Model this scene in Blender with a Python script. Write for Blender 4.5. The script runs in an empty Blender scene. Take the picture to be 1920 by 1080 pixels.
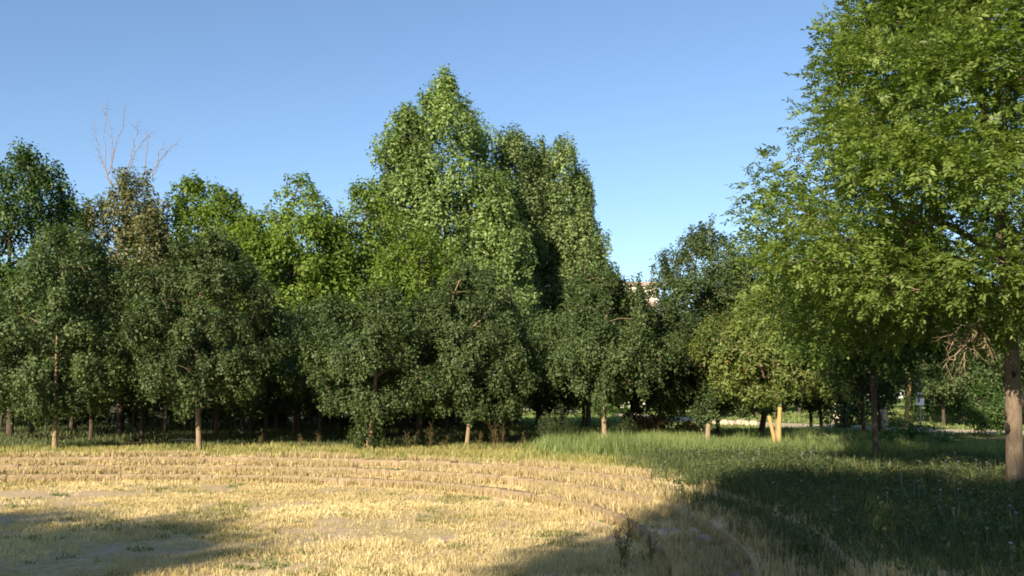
import bpy, math
import numpy as np
from mathutils import Vector

# ------------------------------------------------------------------ camera, world, sun, exposure
SC = bpy.context.scene
R = math.radians
FPX = 1844.0                       # focal length in pixels of the 1920 px frame
EYE = 1.62
PITCH = math.atan((745 - 540) / FPX)
cam_d = bpy.data.cameras.new('camera')
cam_d.sensor_width = 36.0
cam_d.lens = 36.0 * FPX / 1920
cam_d.clip_start = 0.1
cam_d.clip_end = 3000
cam = bpy.data.objects.new('camera', cam_d)
SC.collection.objects.link(cam)
cam.location = (0, 0, EYE)
cam.rotation_euler = (R(90) + PITCH, 0, 0)
SC.camera = cam

SUN_AZ = R(27)                     # sun stands behind the camera, this far to its left
SUN_EL = R(24)
to_sun = Vector((-math.sin(SUN_AZ) * math.cos(SUN_EL), -math.cos(SUN_AZ) * math.cos(SUN_EL), math.sin(SUN_EL)))
world = bpy.data.worlds.new('World')
SC.world = world
world.use_nodes = True
wn = world.node_tree
sky = wn.nodes.new('ShaderNodeTexSky')
sky.sky_type = 'NISHITA'
sky.sun_disc = False
sky.sun_elevation = SUN_EL
sky.sun_rotation = math.atan2(to_sun.x, to_sun.y)
sky.altitude = 600
sky.air_density = 1.0
sky.dust_density = 0.6
sky.ozone_density = 3.0
bgn = wn.nodes['Background']
wn.links.new(sky.outputs[0], bgn.inputs[0])
bgn.inputs[1].default_value = 0.08
sun_d = bpy.data.lights.new('sun', 'SUN')
sun_d.energy = 5.0
sun_d.angle = R(0.55)
sun_d.color = (1.0, 0.87, 0.66)
sun = bpy.data.objects.new('sun', sun_d)
SC.collection.objects.link(sun)
sun.rotation_euler = to_sun.to_track_quat('Z', 'Y').to_euler()
sun.location = (-20, -30, 30)

SC.view_settings.view_transform = 'Standard'
SC.view_settings.look = 'None'
SC.view_settings.exposure = 1.2
SC.view_settings.gamma = 1
SC.render.engine = 'CYCLES'
SC.cycles.filter_width = 1.8
SC.cycles.max_bounces = 6
SC.cycles.diffuse_bounces = 3
SC.cycles.transmission_bounces = 3
SC.cycles.transparent_max_bounces = 4
SC.cycles.use_denoising = True

# ------------------------------------------------------------------ helpers
COL = SC.collection


def ray(px, py):
    x = (px - 960) / FPX
    y = (540 - py) / FPX
    c, s = math.cos(PITCH), math.sin(PITCH)
    return np.array([x, c - y * s, s + y * c])


def at(px, py, d):
    """the point seen at photo pixel px, py at distance d along the view"""
    r = ray(px, py)
    t = d / r[1]
    return np.array([r[0] * t, d, EYE + r[2] * t])


def tag(o, label=None, cat=None, group=None, kind=None):
    if label: o['label'] = label
    if cat: o['category'] = cat
    if group: o['group'] = group
    if kind: o['kind'] = kind
    return o


def empty(name, loc, rz=0.0, label=None, cat=None, group=None):
    o = bpy.data.objects.new(name, None)
    COL.objects.link(o)
    o.location = loc
    o.rotation_euler = (0, 0, rz)
    o.empty_display_size = 0.3
    return tag(o, label, cat, group)


def mesh_np(name, V, quads=None, tris=None, attrs=None, smooth=True):
    me = bpy.data.meshes.new(name)
    V = np.asarray(V, np.float32).reshape(-1, 3)
    me.vertices.add(len(V))
    me.vertices.foreach_set('co', V.ravel())
    nq = 0 if quads is None else len(quads)
    nt = 0 if tris is None else len(tris)
    loops, starts = [], []
    if nq:
        loops.append(np.asarray(quads, np.int32).ravel()); starts.append(np.arange(nq) * 4)
    if nt:
        loops.append(np.asarray(tris, np.int32).ravel()); starts.append(nq * 4 + np.arange(nt) * 3)
    L = np.concatenate(loops).astype(np.int32)
    me.loops.add(len(L))
    me.loops.foreach_set('vertex_index', L)
    me.polygons.add(nq + nt)
    me.polygons.foreach_set('loop_start', np.concatenate(starts).astype(np.int32))
    if not smooth:
        me.polygons.foreach_set('use_smooth', np.zeros(nq + nt, bool))
    for k, a in (attrs or {}).items():
        at_ = me.attributes.new(k, 'FLOAT', 'POINT')
        at_.data.foreach_set('value', np.asarray(a, np.float32).ravel())
    me.update(calc_edges=True)
    return me


def link(name, me, mat, parent=None, loc=None):
    o = bpy.data.objects.new(name, me)
    COL.objects.link(o)
    if mat and not me.materials: me.materials.append(mat)
    if parent: o.parent = parent
    if loc is not None: o.location = loc
    return o


def _hash(ix, iy, seed):
    h = (ix * 374761393 + iy * 668265263 + seed * 1442695041) & 0xffffffff
    h = ((h ^ (h >> 13)) * 1274126177) & 0xffffffff
    return ((h ^ (h >> 16)) & 0xffff) / 65535.0


def noise(x, y, scale=1.0, seed=0, octaves=3):
    x = np.asarray(x, float) / scale
    y = np.asarray(y, float) / scale
    out = 0; amp = 1; tot = 0
    for o in range(octaves):
        ix = np.floor(x).astype(np.int64); iy = np.floor(y).astype(np.int64)
        fx = x - ix; fy = y - iy
        fx = fx * fx * (3 - 2 * fx); fy = fy * fy * (3 - 2 * fy)
        a = _hash(ix, iy, seed + o); b = _hash(ix + 1, iy, seed + o)
        c = _hash(ix, iy + 1, seed + o); d = _hash(ix + 1, iy + 1, seed + o)
        out = out + amp * ((a * (1 - fx) + b * fx) * (1 - fy) + (c * (1 - fx) + d * fx) * fy)
        tot += amp; amp *= 0.5; x = x * 2.03; y = y * 2.03
    return out / tot


def sstep(a, b, x):
    t = np.clip((x - a) / (b - a), 0, 1)
    return t * t * (3 - 2 * t)


def norm(v):
    return v / np.maximum(np.linalg.norm(v, axis=-1, keepdims=True), 1e-9)


# ------------------------------------------------------------------ materials
def new_mat(name):
    m = bpy.data.materials.new(name)
    m.use_nodes = True
    nt = m.node_tree
    return m, nt, nt.nodes['Principled BSDF'], nt.nodes['Material Output']


def leaf_mat(name, dark, light, trans=0.35, rough=0.5, odd=None, tr_gain=1.5, spec=0.35, hue=None):
    """dark..light by the per-leaf 'tint'; odd = (colour, threshold) for withered leaves"""
    m, nt, p, out = new_mat(name)
    a = nt.nodes.new('ShaderNodeAttribute'); a.attribute_name = 'tint'
    ramp = nt.nodes.new('ShaderNodeValToRGB')
    e = ramp.color_ramp.elements
    e[0].position = 0.0; e[0].color = (*dark, 1)
    e[1].position = 0.93 if odd else 1.0; e[1].color = (*light, 1)
    if odd:
        k = e.new(odd[1]); k.color = (*odd[0], 1)
        e[1].position = odd[1] - 0.015
    nt.links.new(a.outputs['Fac'], ramp.inputs[0])
    oi = nt.nodes.new('ShaderNodeObjectInfo')
    hs = nt.nodes.new('ShaderNodeHueSaturation')
    mr = nt.nodes.new('ShaderNodeMapRange')
    mr.inputs[3].default_value = 0.85; mr.inputs[4].default_value = 1.15
    nt.links.new(oi.outputs['Random'], mr.inputs[0])
    nt.links.new(mr.outputs[0], hs.inputs['Value'])
    nt.links.new(ramp.outputs[0], hs.inputs['Color'])
    nt.links.new(hs.outputs[0], p.inputs['Base Color'])
    p.inputs['Roughness'].default_value = rough
    p.inputs['Specular IOR Level'].default_value = spec
    tr = nt.nodes.new('ShaderNodeBsdfTranslucent')
    mx = nt.nodes.new('ShaderNodeMix'); mx.data_type = 'RGBA'; mx.blend_type = 'MULTIPLY'
    mx.inputs[0].default_value = 1.0
    mx.inputs[7].default_value = (1.15 * tr_gain, 1.25 * tr_gain, 0.5 * tr_gain, 1)
    nt.links.new(hs.outputs[0], mx.inputs[6])
    nt.links.new(mx.outputs[2], tr.inputs[0])
    ms = nt.nodes.new('ShaderNodeMixShader'); ms.inputs[0].default_value = trans
    nt.links.new(p.outputs[0], ms.inputs[1]); nt.links.new(tr.outputs[0], ms.inputs[2])
    nt.links.new(ms.outputs[0], out.inputs['Surface'])
    return m


def rough_mat(name, c1, c2, scale=8.0, rough=0.9, bump=0.3, stretch=(1, 1, 1), c3=None):
    m, nt, p, out = new_mat(name)
    tc = nt.nodes.new('ShaderNodeTexCoord')
    mp = nt.nodes.new('ShaderNodeMapping'); mp.inputs['Scale'].default_value = stretch
    nt.links.new(tc.outputs['Object'], mp.inputs[0])
    n1 = nt.nodes.new('ShaderNodeTexNoise'); n1.inputs['Scale'].default_value = scale
    n1.inputs['Detail'].default_value = 6; n1.inputs['Roughness'].default_value = 0.65
    nt.links.new(mp.outputs[0], n1.inputs['Vector'])
    ramp = nt.nodes.new('ShaderNodeValToRGB')
    e = ramp.color_ramp.elements
    e[0].position = 0.32; e[0].color = (*c1, 1)
    e[1].position = 0.68; e[1].color = (*c2, 1)
    if c3:
        k = e.new(0.8); k.color = (*c3, 1)
    nt.links.new(n1.outputs[0], ramp.inputs[0])
    nt.links.new(ramp.outputs[0], p.inputs['Base Color'])
    p.inputs['Roughness'].default_value = rough
    p.inputs['Specular IOR Level'].default_value = 0.2
    b = nt.nodes.new('ShaderNodeBump'); b.inputs['Strength'].default_value = bump
    b.inputs['Distance'].default_value = 0.03
    nt.links.new(n1.outputs[0], b.inputs['Height'])
    nt.links.new(b.outputs[0], p.inputs['Normal'])
    return m


M = {}
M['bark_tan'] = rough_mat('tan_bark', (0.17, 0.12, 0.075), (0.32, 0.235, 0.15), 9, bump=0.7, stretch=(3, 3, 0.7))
M['bark_dark'] = rough_mat('dark_shaded_bark', (0.045, 0.033, 0.024), (0.10, 0.075, 0.055), 9, bump=0.7, stretch=(3, 3, 0.7))  # much darker than the tan bark: shade on the trunks put into the colour
M['bark_big'] = rough_mat('brown_grey_bark', (0.105, 0.078, 0.055), (0.24, 0.182, 0.13), 12, bump=1.0, stretch=(3, 3, 0.6))
M['bark_grey'] = rough_mat('grey_dead_bark', (0.17, 0.125, 0.10), (0.28, 0.215, 0.18), 9, bump=0.5)
M['stake'] = rough_mat('sunlit_yellow_wood', (0.27, 0.18, 0.065), (0.44, 0.31, 0.125), 14, bump=0.3, stretch=(4, 4, 0.5))  # yellow of the low sun put into the wood colour
M['stone'] = rough_mat('weathered_kerb_stone', (0.16, 0.115, 0.07), (0.30, 0.23, 0.145), 7, bump=0.6, c3=(0.35, 0.27, 0.18))
M['rock'] = rough_mat('pale_rock', (0.36, 0.27, 0.19), (0.56, 0.45, 0.33), 5, bump=0.6)
M['gravel'] = rough_mat('path_gravel', (0.34, 0.28, 0.20), (0.50, 0.42, 0.31), 4, bump=0.4)
M['knot'] = rough_mat('knot_wood', (0.015, 0.011, 0.008), (0.04, 0.03, 0.02), 12)
M['wall'] = rough_mat('white_render', (0.66, 0.60, 0.52), (0.74, 0.68, 0.60), 0.6, bump=0.05)
M['roof'] = rough_mat('red_roof_tiles', (0.30, 0.20, 0.17), (0.40, 0.28, 0.24), 3, bump=0.2)
M['brick'] = rough_mat('pink_brick', (0.40, 0.30, 0.25), (0.48, 0.36, 0.30), 3, bump=0.2)
M['glass'] = rough_mat('window_glass', (0.04, 0.05, 0.06), (0.08, 0.09, 0.1), 1, rough=0.15, bump=0)
M['white'] = rough_mat('white_paint', (0.74, 0.74, 0.74), (0.82, 0.82, 0.82), 3, bump=0.02, rough=0.5)
M['metal'] = rough_mat('grey_metal', (0.25, 0.25, 0.26), (0.34, 0.34, 0.35), 3, bump=0.02, rough=0.5)
M['stem'] = rough_mat('dry_stem', (0.16, 0.115, 0.055), (0.27, 0.20, 0.10), 20, bump=0.1)

LEAF = {
    'maple': leaf_mat('maple_leaves', (0.034, 0.058, 0.017), (0.100, 0.140, 0.046), trans=0.28, rough=0.5, spec=0.3),
    'maple_yellow': leaf_mat('yellowing_maple_leaves', (0.055, 0.080, 0.018), (0.145, 0.175, 0.040), trans=0.3,
                             odd=((0.26, 0.10, 0.03), 0.955)),
    'deep': leaf_mat('deep_green_leaves', (0.030, 0.060, 0.014), (0.095, 0.160, 0.035), trans=0.32),
    'bright': leaf_mat('yellow_green_leaves', (0.068, 0.115, 0.015), (0.180, 0.250, 0.038), trans=0.38),
    'poplar': leaf_mat('tall_tree_leaves', (0.080, 0.125, 0.030), (0.245, 0.330, 0.105), trans=0.3, rough=0.45, spec=0.45),
    'poplar_dark': leaf_mat('column_tree_leaves', (0.066, 0.100, 0.032), (0.210, 0.275, 0.100), trans=0.25),
    'olive': leaf_mat('withering_olive_leaves', (0.080, 0.088, 0.032), (0.215, 0.215, 0.095), trans=0.3,
                      odd=((0.26, 0.21, 0.12), 0.95)),
    'ash': leaf_mat('ash_leaflets', (0.070, 0.116, 0.020), (0.205, 0.270, 0.058), trans=0.36, spec=0.4,
                    odd=((0.34, 0.17, 0.035), 0.992)),
    'weed': leaf_mat('weed_leaves', (0.042, 0.066, 0.022), (0.125, 0.155, 0.058), trans=0.3),
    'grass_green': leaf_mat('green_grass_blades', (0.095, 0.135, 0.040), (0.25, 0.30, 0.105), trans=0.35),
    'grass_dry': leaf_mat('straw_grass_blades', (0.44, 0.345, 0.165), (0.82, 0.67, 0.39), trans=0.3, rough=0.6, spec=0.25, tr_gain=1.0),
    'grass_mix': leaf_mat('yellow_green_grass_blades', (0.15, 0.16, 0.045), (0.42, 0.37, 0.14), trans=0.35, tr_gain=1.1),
    'grass_shade': leaf_mat('shaded_grass_blades', (0.045, 0.06, 0.02), (0.11, 0.13, 0.045), trans=0.3),  # green grass darkened, the shade under the trees put into its colour
    'straw_brown': leaf_mat('brown_straw_blades', (0.34, 0.26, 0.13), (0.78, 0.62, 0.35), trans=0.25, tr_gain=0.9),
    'flower': leaf_mat('pale_petals', (0.34, 0.34, 0.46), (0.5, 0.5, 0.54), trans=0.3, tr_gain=0.8),
    'dead': leaf_mat('brown_dry_leaves', (0.15, 0.105, 0.04), (0.34, 0.26, 0.11), trans=0.3, tr_gain=0.9),
}

# ------------------------------------------------------------------ ground with the sunken bowl
BX, BY, BA, BB, BN = -10.0, 13.9, 12.0, 11.4, 2.25
BR = 11.7
TREAD = 0.86 / BR
RISE = 0.165
RHO = [1.0, 1.0 + TREAD, 1.0 + 2 * TREAD]


def rho_of(x, y):
    return ((np.abs(x - BX) / BA) ** BN + (np.abs(y - BY) / BB) ** BN) ** (1 / BN)


def bowl_pt(rho, th):
    c, s = np.cos(th), np.sin(th)
    k = (np.abs(c) ** BN + np.abs(s) ** BN) ** (-1 / BN)
    return BX + BA * rho * k * c, BY + BB * rho * k * s


def bumps(x, y):
    d = np.hypot(x, y)
    return (noise(x, y, 2.3, 5) - 0.5) * 0.09 * (1 - sstep(28, 38, d))


def ground_h(x, y):
    r = rho_of(x, y)
    z = np.where(r < RHO[0], -3 * RISE, np.where(r < RHO[1], -2 * RISE, np.where(r < RHO[2], -RISE, 0.0)))
    # gentle raised bank behind the path on the right
    bank = 0.7 * sstep(52, 66, y + 0.35 * np.abs(x - 27)) * sstep(17, 25, x)
    return z + bumps(x, y) * np.where(r < RHO[0], 0.6, np.where(r < RHO[2] + 0.02, 0.15, 1.0)) + bank


NT = 560
th = np.linspace(0, 2 * math.pi, NT, endpoint=False)
e = 1e-4
rings = list(np.linspace(0.02, 0.97, 34)) + [RHO[0] - e, RHO[0] + e, RHO[1] - e, RHO[1] + e, RHO[2] - e, RHO[2] + e]
r_ = RHO[2] + 0.03
while r_ < 90:
    rings.append(r_); r_ *= 1.022 if r_ < 8 else 1.12
rings = np.array(sorted(rings))
gx, gy = bowl_pt(rings[:, None], th[None, :])
rr = np.repeat(rings[:, None], NT, 1)
gz = ground_h(gx, gy)
GV = np.stack([gx, gy, gz], -1).reshape(-1, 3)
NR = len(rings)
ii, jj = np.meshgrid(np.arange(NR - 1), np.arange(NT), indexing='ij')
j2 = (jj + 1) % NT
GQ = np.stack([ii * NT + jj, (ii + 1) * NT + jj, (ii + 1) * NT + j2, ii * NT + j2], -1).reshape(-1, 4)
GV = np.concatenate([GV, [[BX, BY, -3 * RISE]]])
GT = np.stack([np.full(NT, NR * NT), np.arange(NT), (np.arange(NT) + 1) % NT], -1)


def green_mask(x, y):
    """how green the ground cover is at a place"""
    r = rho_of(x, y)
    g = sstep(0.5, 3.0, x - 0.10 * (y - 24)) * sstep(25.5, 28.0, y + 0.35 * x)
    g = np.maximum(g, sstep(3.6, 6.0, x) * sstep(RHO[2], RHO[2] + 0.10, r))
    g = np.maximum(g, 0.45 * sstep(RHO[2] + 0.08, RHO[2] + 0.2, r))
    return g


ga = green_mask(GV[:, 0], GV[:, 1])
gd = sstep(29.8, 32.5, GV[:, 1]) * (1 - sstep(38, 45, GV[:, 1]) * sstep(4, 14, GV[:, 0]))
bare_v = np.maximum(1 - sstep(0.6, 1.15, np.hypot((GV[:, 0] + 12) / 4.6, (GV[:, 1] - 22.0) / 0.9)), 1 - sstep(0.5, 1.2, np.hypot((GV[:, 0] + 8.6) / 1.8, (GV[:, 1] - 17.3) / 0.6)))
gme = mesh_np('ground', GV, GQ, GT, {'green': ga, 'wood': gd, 'bare': bare_v})
gm, nt, p, out = new_mat('park_ground')
tc = nt.nodes.new('ShaderNodeTexCoord')


def nz(scale, detail=6, rough=0.6, vec=None):
    n = nt.nodes.new('ShaderNodeTexNoise'); n.inputs['Scale'].default_value = scale
    n.inputs['Detail'].default_value = detail; n.inputs['Roughness'].default_value = rough
    nt.links.new(vec or tc.outputs['Object'], n.inputs['Vector']); return n


def rampn(src, pts):
    r = nt.nodes.new('ShaderNodeValToRGB'); e_ = r.color_ramp.elements
    e_[0].position, e_[0].color = pts[0][0], (*pts[0][1], 1)
    e_[1].position, e_[1].color = pts[-1][0], (*pts[-1][1], 1)
    for q in pts[1:-1]:
        k = e_.new(q[0]); k.color = (*q[1], 1)
    nt.links.new(src, r.inputs[0]); return r


def mixc(fac, a, b):
    m_ = nt.nodes.new('ShaderNodeMix'); m_.data_type = 'RGBA'
    nt.links.new(fac, m_.inputs[0]); nt.links.new(a, m_.inputs[6]); nt.links.new(b, m_.inputs[7]); return m_.outputs[2]


fine = nz(9, 8, 0.7); mid = nz(1.1, 5, 0.6); big = nz(0.16, 4)
straw = rampn(fine.outputs[0], [(0.3, (0.30, 0.22, 0.10)), (0.5, (0.46, 0.36, 0.18)), (0.7, (0.60, 0.48, 0.26))])
soil = rampn(fine.outputs[0], [(0.3, (0.38, 0.28, 0.17)), (0.7, (0.58, 0.45, 0.30))])
green = rampn(fine.outputs[0], [(0.3, (0.06, 0.08, 0.02)), (0.55, (0.13, 0.16, 0.045)), (0.72, (0.30, 0.27, 0.11))])
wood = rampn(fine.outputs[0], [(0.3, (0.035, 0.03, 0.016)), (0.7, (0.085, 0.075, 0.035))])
bare = rampn(mid.outputs[0], [(0.52, (0, 0, 0)), (0.62, (1, 1, 1))])
c = mixc(bare.outputs[0], straw.outputs[0], soil.outputs[0])
ab = nt.nodes.new('ShaderNodeAttribute'); ab.attribute_name = 'bare'
c = mixc(ab.outputs['Fac'], c, soil.outputs[0])
ag = nt.nodes.new('ShaderNodeAttribute'); ag.attribute_name = 'green'
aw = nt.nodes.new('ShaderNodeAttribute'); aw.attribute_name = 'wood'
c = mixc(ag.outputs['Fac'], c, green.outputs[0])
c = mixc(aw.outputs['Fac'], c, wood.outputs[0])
nt.links.new(c, p.inputs['Base Color'])
p.inputs['Roughness'].default_value = 0.95
p.inputs['Specular IOR Level'].default_value = 0.1
b = nt.nodes.new('ShaderNodeBump'); b.inputs['Strength'].default_value = 0.8; b.inputs['Distance'].default_value = 0.06
nt.links.new(fine.outputs[0], b.inputs['Height']); nt.links.new(b.outputs[0], p.inputs['Normal'])
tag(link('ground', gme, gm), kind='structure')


# gravel path
def ribbon(name, pts, width, mat, z=0.02, seed=0):
    P = np.array(pts, float)
    t = np.linspace(0, len(P) - 1, 90)
    i0 = np.clip(np.floor(t).astype(int), 0, len(P) - 2); f = (t - i0)[:, None]
    pm = P[np.maximum(i0 - 1, 0)]; p0 = P[i0]; p1 = P[i0 + 1]; p2 = P[np.minimum(i0 + 2, len(P) - 1)]
    C = 0.5 * ((2 * p0) + (-pm + p1) * f + (2 * pm - 5 * p0 + 4 * p1 - p2) * f ** 2 + (-pm + 3 * p0 - 3 * p1 + p2) * f ** 3)
    T = norm(np.gradient(C, axis=0)); N = np.stack([-T[:, 1], T[:, 0]], -1)
    cols = np.linspace(-1, 1, 7); V = []
    for k, cc in enumerate(cols):
        wob = 1 + (noise(C[:, 0], C[:, 1], 1.6, seed + (k > 3)) - 0.5) * 0.5
        q = C + N * (cc * width / 2 * wob)[:, None]
        V.append(np.column_stack([q, np.full(len(q), z)]))
    V = np.stack(V, 1); n, m_ = V.shape[:2]
    V[:, :, 2] += ground_h(V[:, :, 0], V[:, :, 1])
    a, b_ = np.meshgrid(np.arange(n - 1), np.arange(m_ - 1), indexing='ij')
    Q = np.stack([a * m_ + b_, (a + 1) * m_ + b_, (a + 1) * m_ + b_ + 1, a * m_ + b_ + 1], -1).reshape(-1, 4)
    return tag(link(name, mesh_np(name, V, Q), mat), kind='structure')


PATH = [(44, 39), (34, 40), (27, 42), (21, 47), (16.5, 55), (13, 69), (10.5, 84), (8.5, 104), (4, 130), (-6, 160)]
ribbon('path', PATH, 5.0, M['gravel'], 0.03, 3)

# ------------------------------------------------------------------ tubes, trunks, leaves


def tubes(A, B, ra, rb, n=6):
    """tapered open cylinders A->B, all in one array"""
    A = np.asarray(A, float); B = np.asarray(B, float)
    d = norm(B - A)
    up = np.where(np.abs(d[:, 2:3]) > 0.9, [[1.0, 0, 0]], [[0, 0, 1.0]])
    u = norm(np.cross(d, up)); v = np.cross(d, u)
    a = np.linspace(0, 2 * math.pi, n, endpoint=False)
    ring = np.cos(a)[None, :, None] * u[:, None] + np.sin(a)[None, :, None] * v[:, None]
    V = np.concatenate([A[:, None] + ring * np.asarray(ra)[:, None, None],
                        B[:, None] + ring * np.asarray(rb)[:, None, None]], 1)
    m_ = len(A); base = (np.arange(m_) * 2 * n)[:, None]
    k = np.arange(n)[None, :]; k2 = (k + 1) % n
    Q = np.stack([base + k, base + k2, base + n + k2, base + n + k], -1).reshape(-1, 4)
    return V.reshape(-1, 3), Q


def trunk_mesh(name, pts, rad, seed=0, n=14, flare=True, limbs=None, rough_=0.08):
    """one smooth continuous tapered tube along pts"""
    pts = np.array(pts, float); t = np.linspace(0, len(pts) - 1, len(pts) * 6)
    P = np.stack([np.interp(t, np.arange(len(pts)), pts[:, k]) for k in range(3)], -1)
    Rr = np.interp(t, np.arange(len(pts)), rad)
    if flare:
        Rr = Rr * (1 + 0.45 * np.exp(-(P[:, 2] - P[0, 2]) / 0.13))
    a = np.linspace(0, 2 * math.pi, n, endpoint=False)
    rng = np.random.default_rng(seed)
    V = []
    for i in range(len(P)):
        w = 1 + rough_ * (noise(np.cos(a) * 3 + seed, np.sin(a) * 3 + P[i, 2] * 3.1, 1.0, seed) - 0.5) * 2
        V.append(np.column_stack([P[i, 0] + np.cos(a) * Rr[i] * w, P[i, 1] + np.sin(a) * Rr[i] * w, np.full(n, P[i, 2])]))
    V = np.concatenate(V); m_ = len(P)
    ii, kk = np.meshgrid(np.arange(m_ - 1), np.arange(n), indexing='ij'); k2 = (kk + 1) % n
    Q = np.stack([ii * n + kk, ii * n + k2, (ii + 1) * n + k2, (ii + 1) * n + kk], -1).reshape(-1, 4)
    V = np.concatenate([V, [P[-1] + [0, 0, 0.005]]])
    T = np.stack([(m_ - 1) * n + np.arange(n), (m_ - 1) * n + (np.arange(n) + 1) % n, np.full(n, m_ * n)], -1)
    if limbs is not None:
        Q = np.concatenate([Q, limbs[1] + len(V)]); V = np.concatenate([V, limbs[0]])
    return mesh_np(name, V, Q, T)


def frames(nrm, rng, axis=None):
    """orthonormal frames (long axis, side, normal) with the given normals"""
    h = rng.normal(size=nrm.shape) if axis is None else axis
    x = norm(h - nrm * np.sum(h * nrm, -1, keepdims=True))
    y = np.cross(nrm, x)
    return x, y, nrm


def leaves(P, nrm, size, rng, tint, wid=0.6, axis=None, fold=0.18):
    """kite shaped folded leaves: 4 verts, 2 tris each"""
    x, y, z = frames(nrm, rng, axis)
    s = np.asarray(size)[:, None]
    V = np.stack([P, P + x * s * 0.45 + y * s * wid * 0.5 + z * s * fold,
                  P + x * s, P + x * s * 0.45 - y * s * wid * 0.5 + z * s * fold], 1)
    n = len(P); b_ = (np.arange(n) * 4)[:, None]
    T = np.concatenate([b_ + [0, 1, 2], b_ + [0, 2, 3]], 0)
    return V.reshape(-1, 3), T, np.repeat(tint, 4)


def fronds(P, direc, length, rng, tint, pairs=4):
    """pinnate leaves: leaflets in pairs along a drooping stalk"""
    n = len(P)
    d = norm(direc)
    side = norm(np.cross(d, rng.normal(size=(n, 3)) * 0.25 + [0, 0, 1.0]))
    up = np.cross(side, d)
    Ps, Ax, Nr, Ti, Sz = [], [], [], [], []
    for k in range(pairs + 1):
        f = 0.25 + 0.75 * k / pairs
        base = P + d * (length * f)[:, None] + np.array([0, 0, -1.0]) * (length * 0.2 * f * f)[:, None]
        for sgn in ((-1, 1) if k < pairs else (0,)):
            ax = norm(side * sgn + d * (0.55 if sgn else 1.0) + np.array([0, 0, -0.25]) + rng.normal(size=(n, 3)) * 0.18)
            Ps.append(base); Ax.append(ax); Nr.append(norm(up + rng.normal(size=(n, 3)) * 0.3))
            Ti.append(np.clip(tint + rng.normal(size=n) * 0.07, 0, 1)); Sz.append(length * (0.42 + 0.1 * rng.random(n)))
    Ps = np.concatenate(Ps); Ax = np.concatenate(Ax); Nr = np.concatenate(Nr)
    return leaves(Ps, Nr, np.concatenate(Sz), rng, np.concatenate(Ti), wid=0.42, axis=Ax, fold=0.1)


PROF = {
    'round': [(0, .55), (.1, .9), (.35, 1.05), (.6, 1.0), (.8, .8), (.93, .5), (1, .15)],
    'cone': [(0, .7), (.12, .95), (.3, 1), (.5, .92), (.7, .74), (.85, .48), (.95, .24), (1, .08)],
    'dome': [(0, .7), (.2, 1), (.45, 1.05), (.62, 1.02), (.76, .82), (.88, .5), (.96, .22), (1, .06)],
    'column': [(0, .7), (.1, .95), (.4, 1), (.68, .93), (.84, .75), (.95, .45), (1, .15)],
    'big': [(0, .75), (.1, .95), (.34, 1.02), (.5, .9), (.7, .72), (.85, .52), (1, .15)],
    'spread': [(0, .3), (.08, .65), (.25, .95), (.5, 1), (.72, .85), (.88, .55), (1, .12)],
    'bush': [(0, .8), (.3, 1), (.6, .85), (.85, .5), (1, .15)],
}


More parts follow.
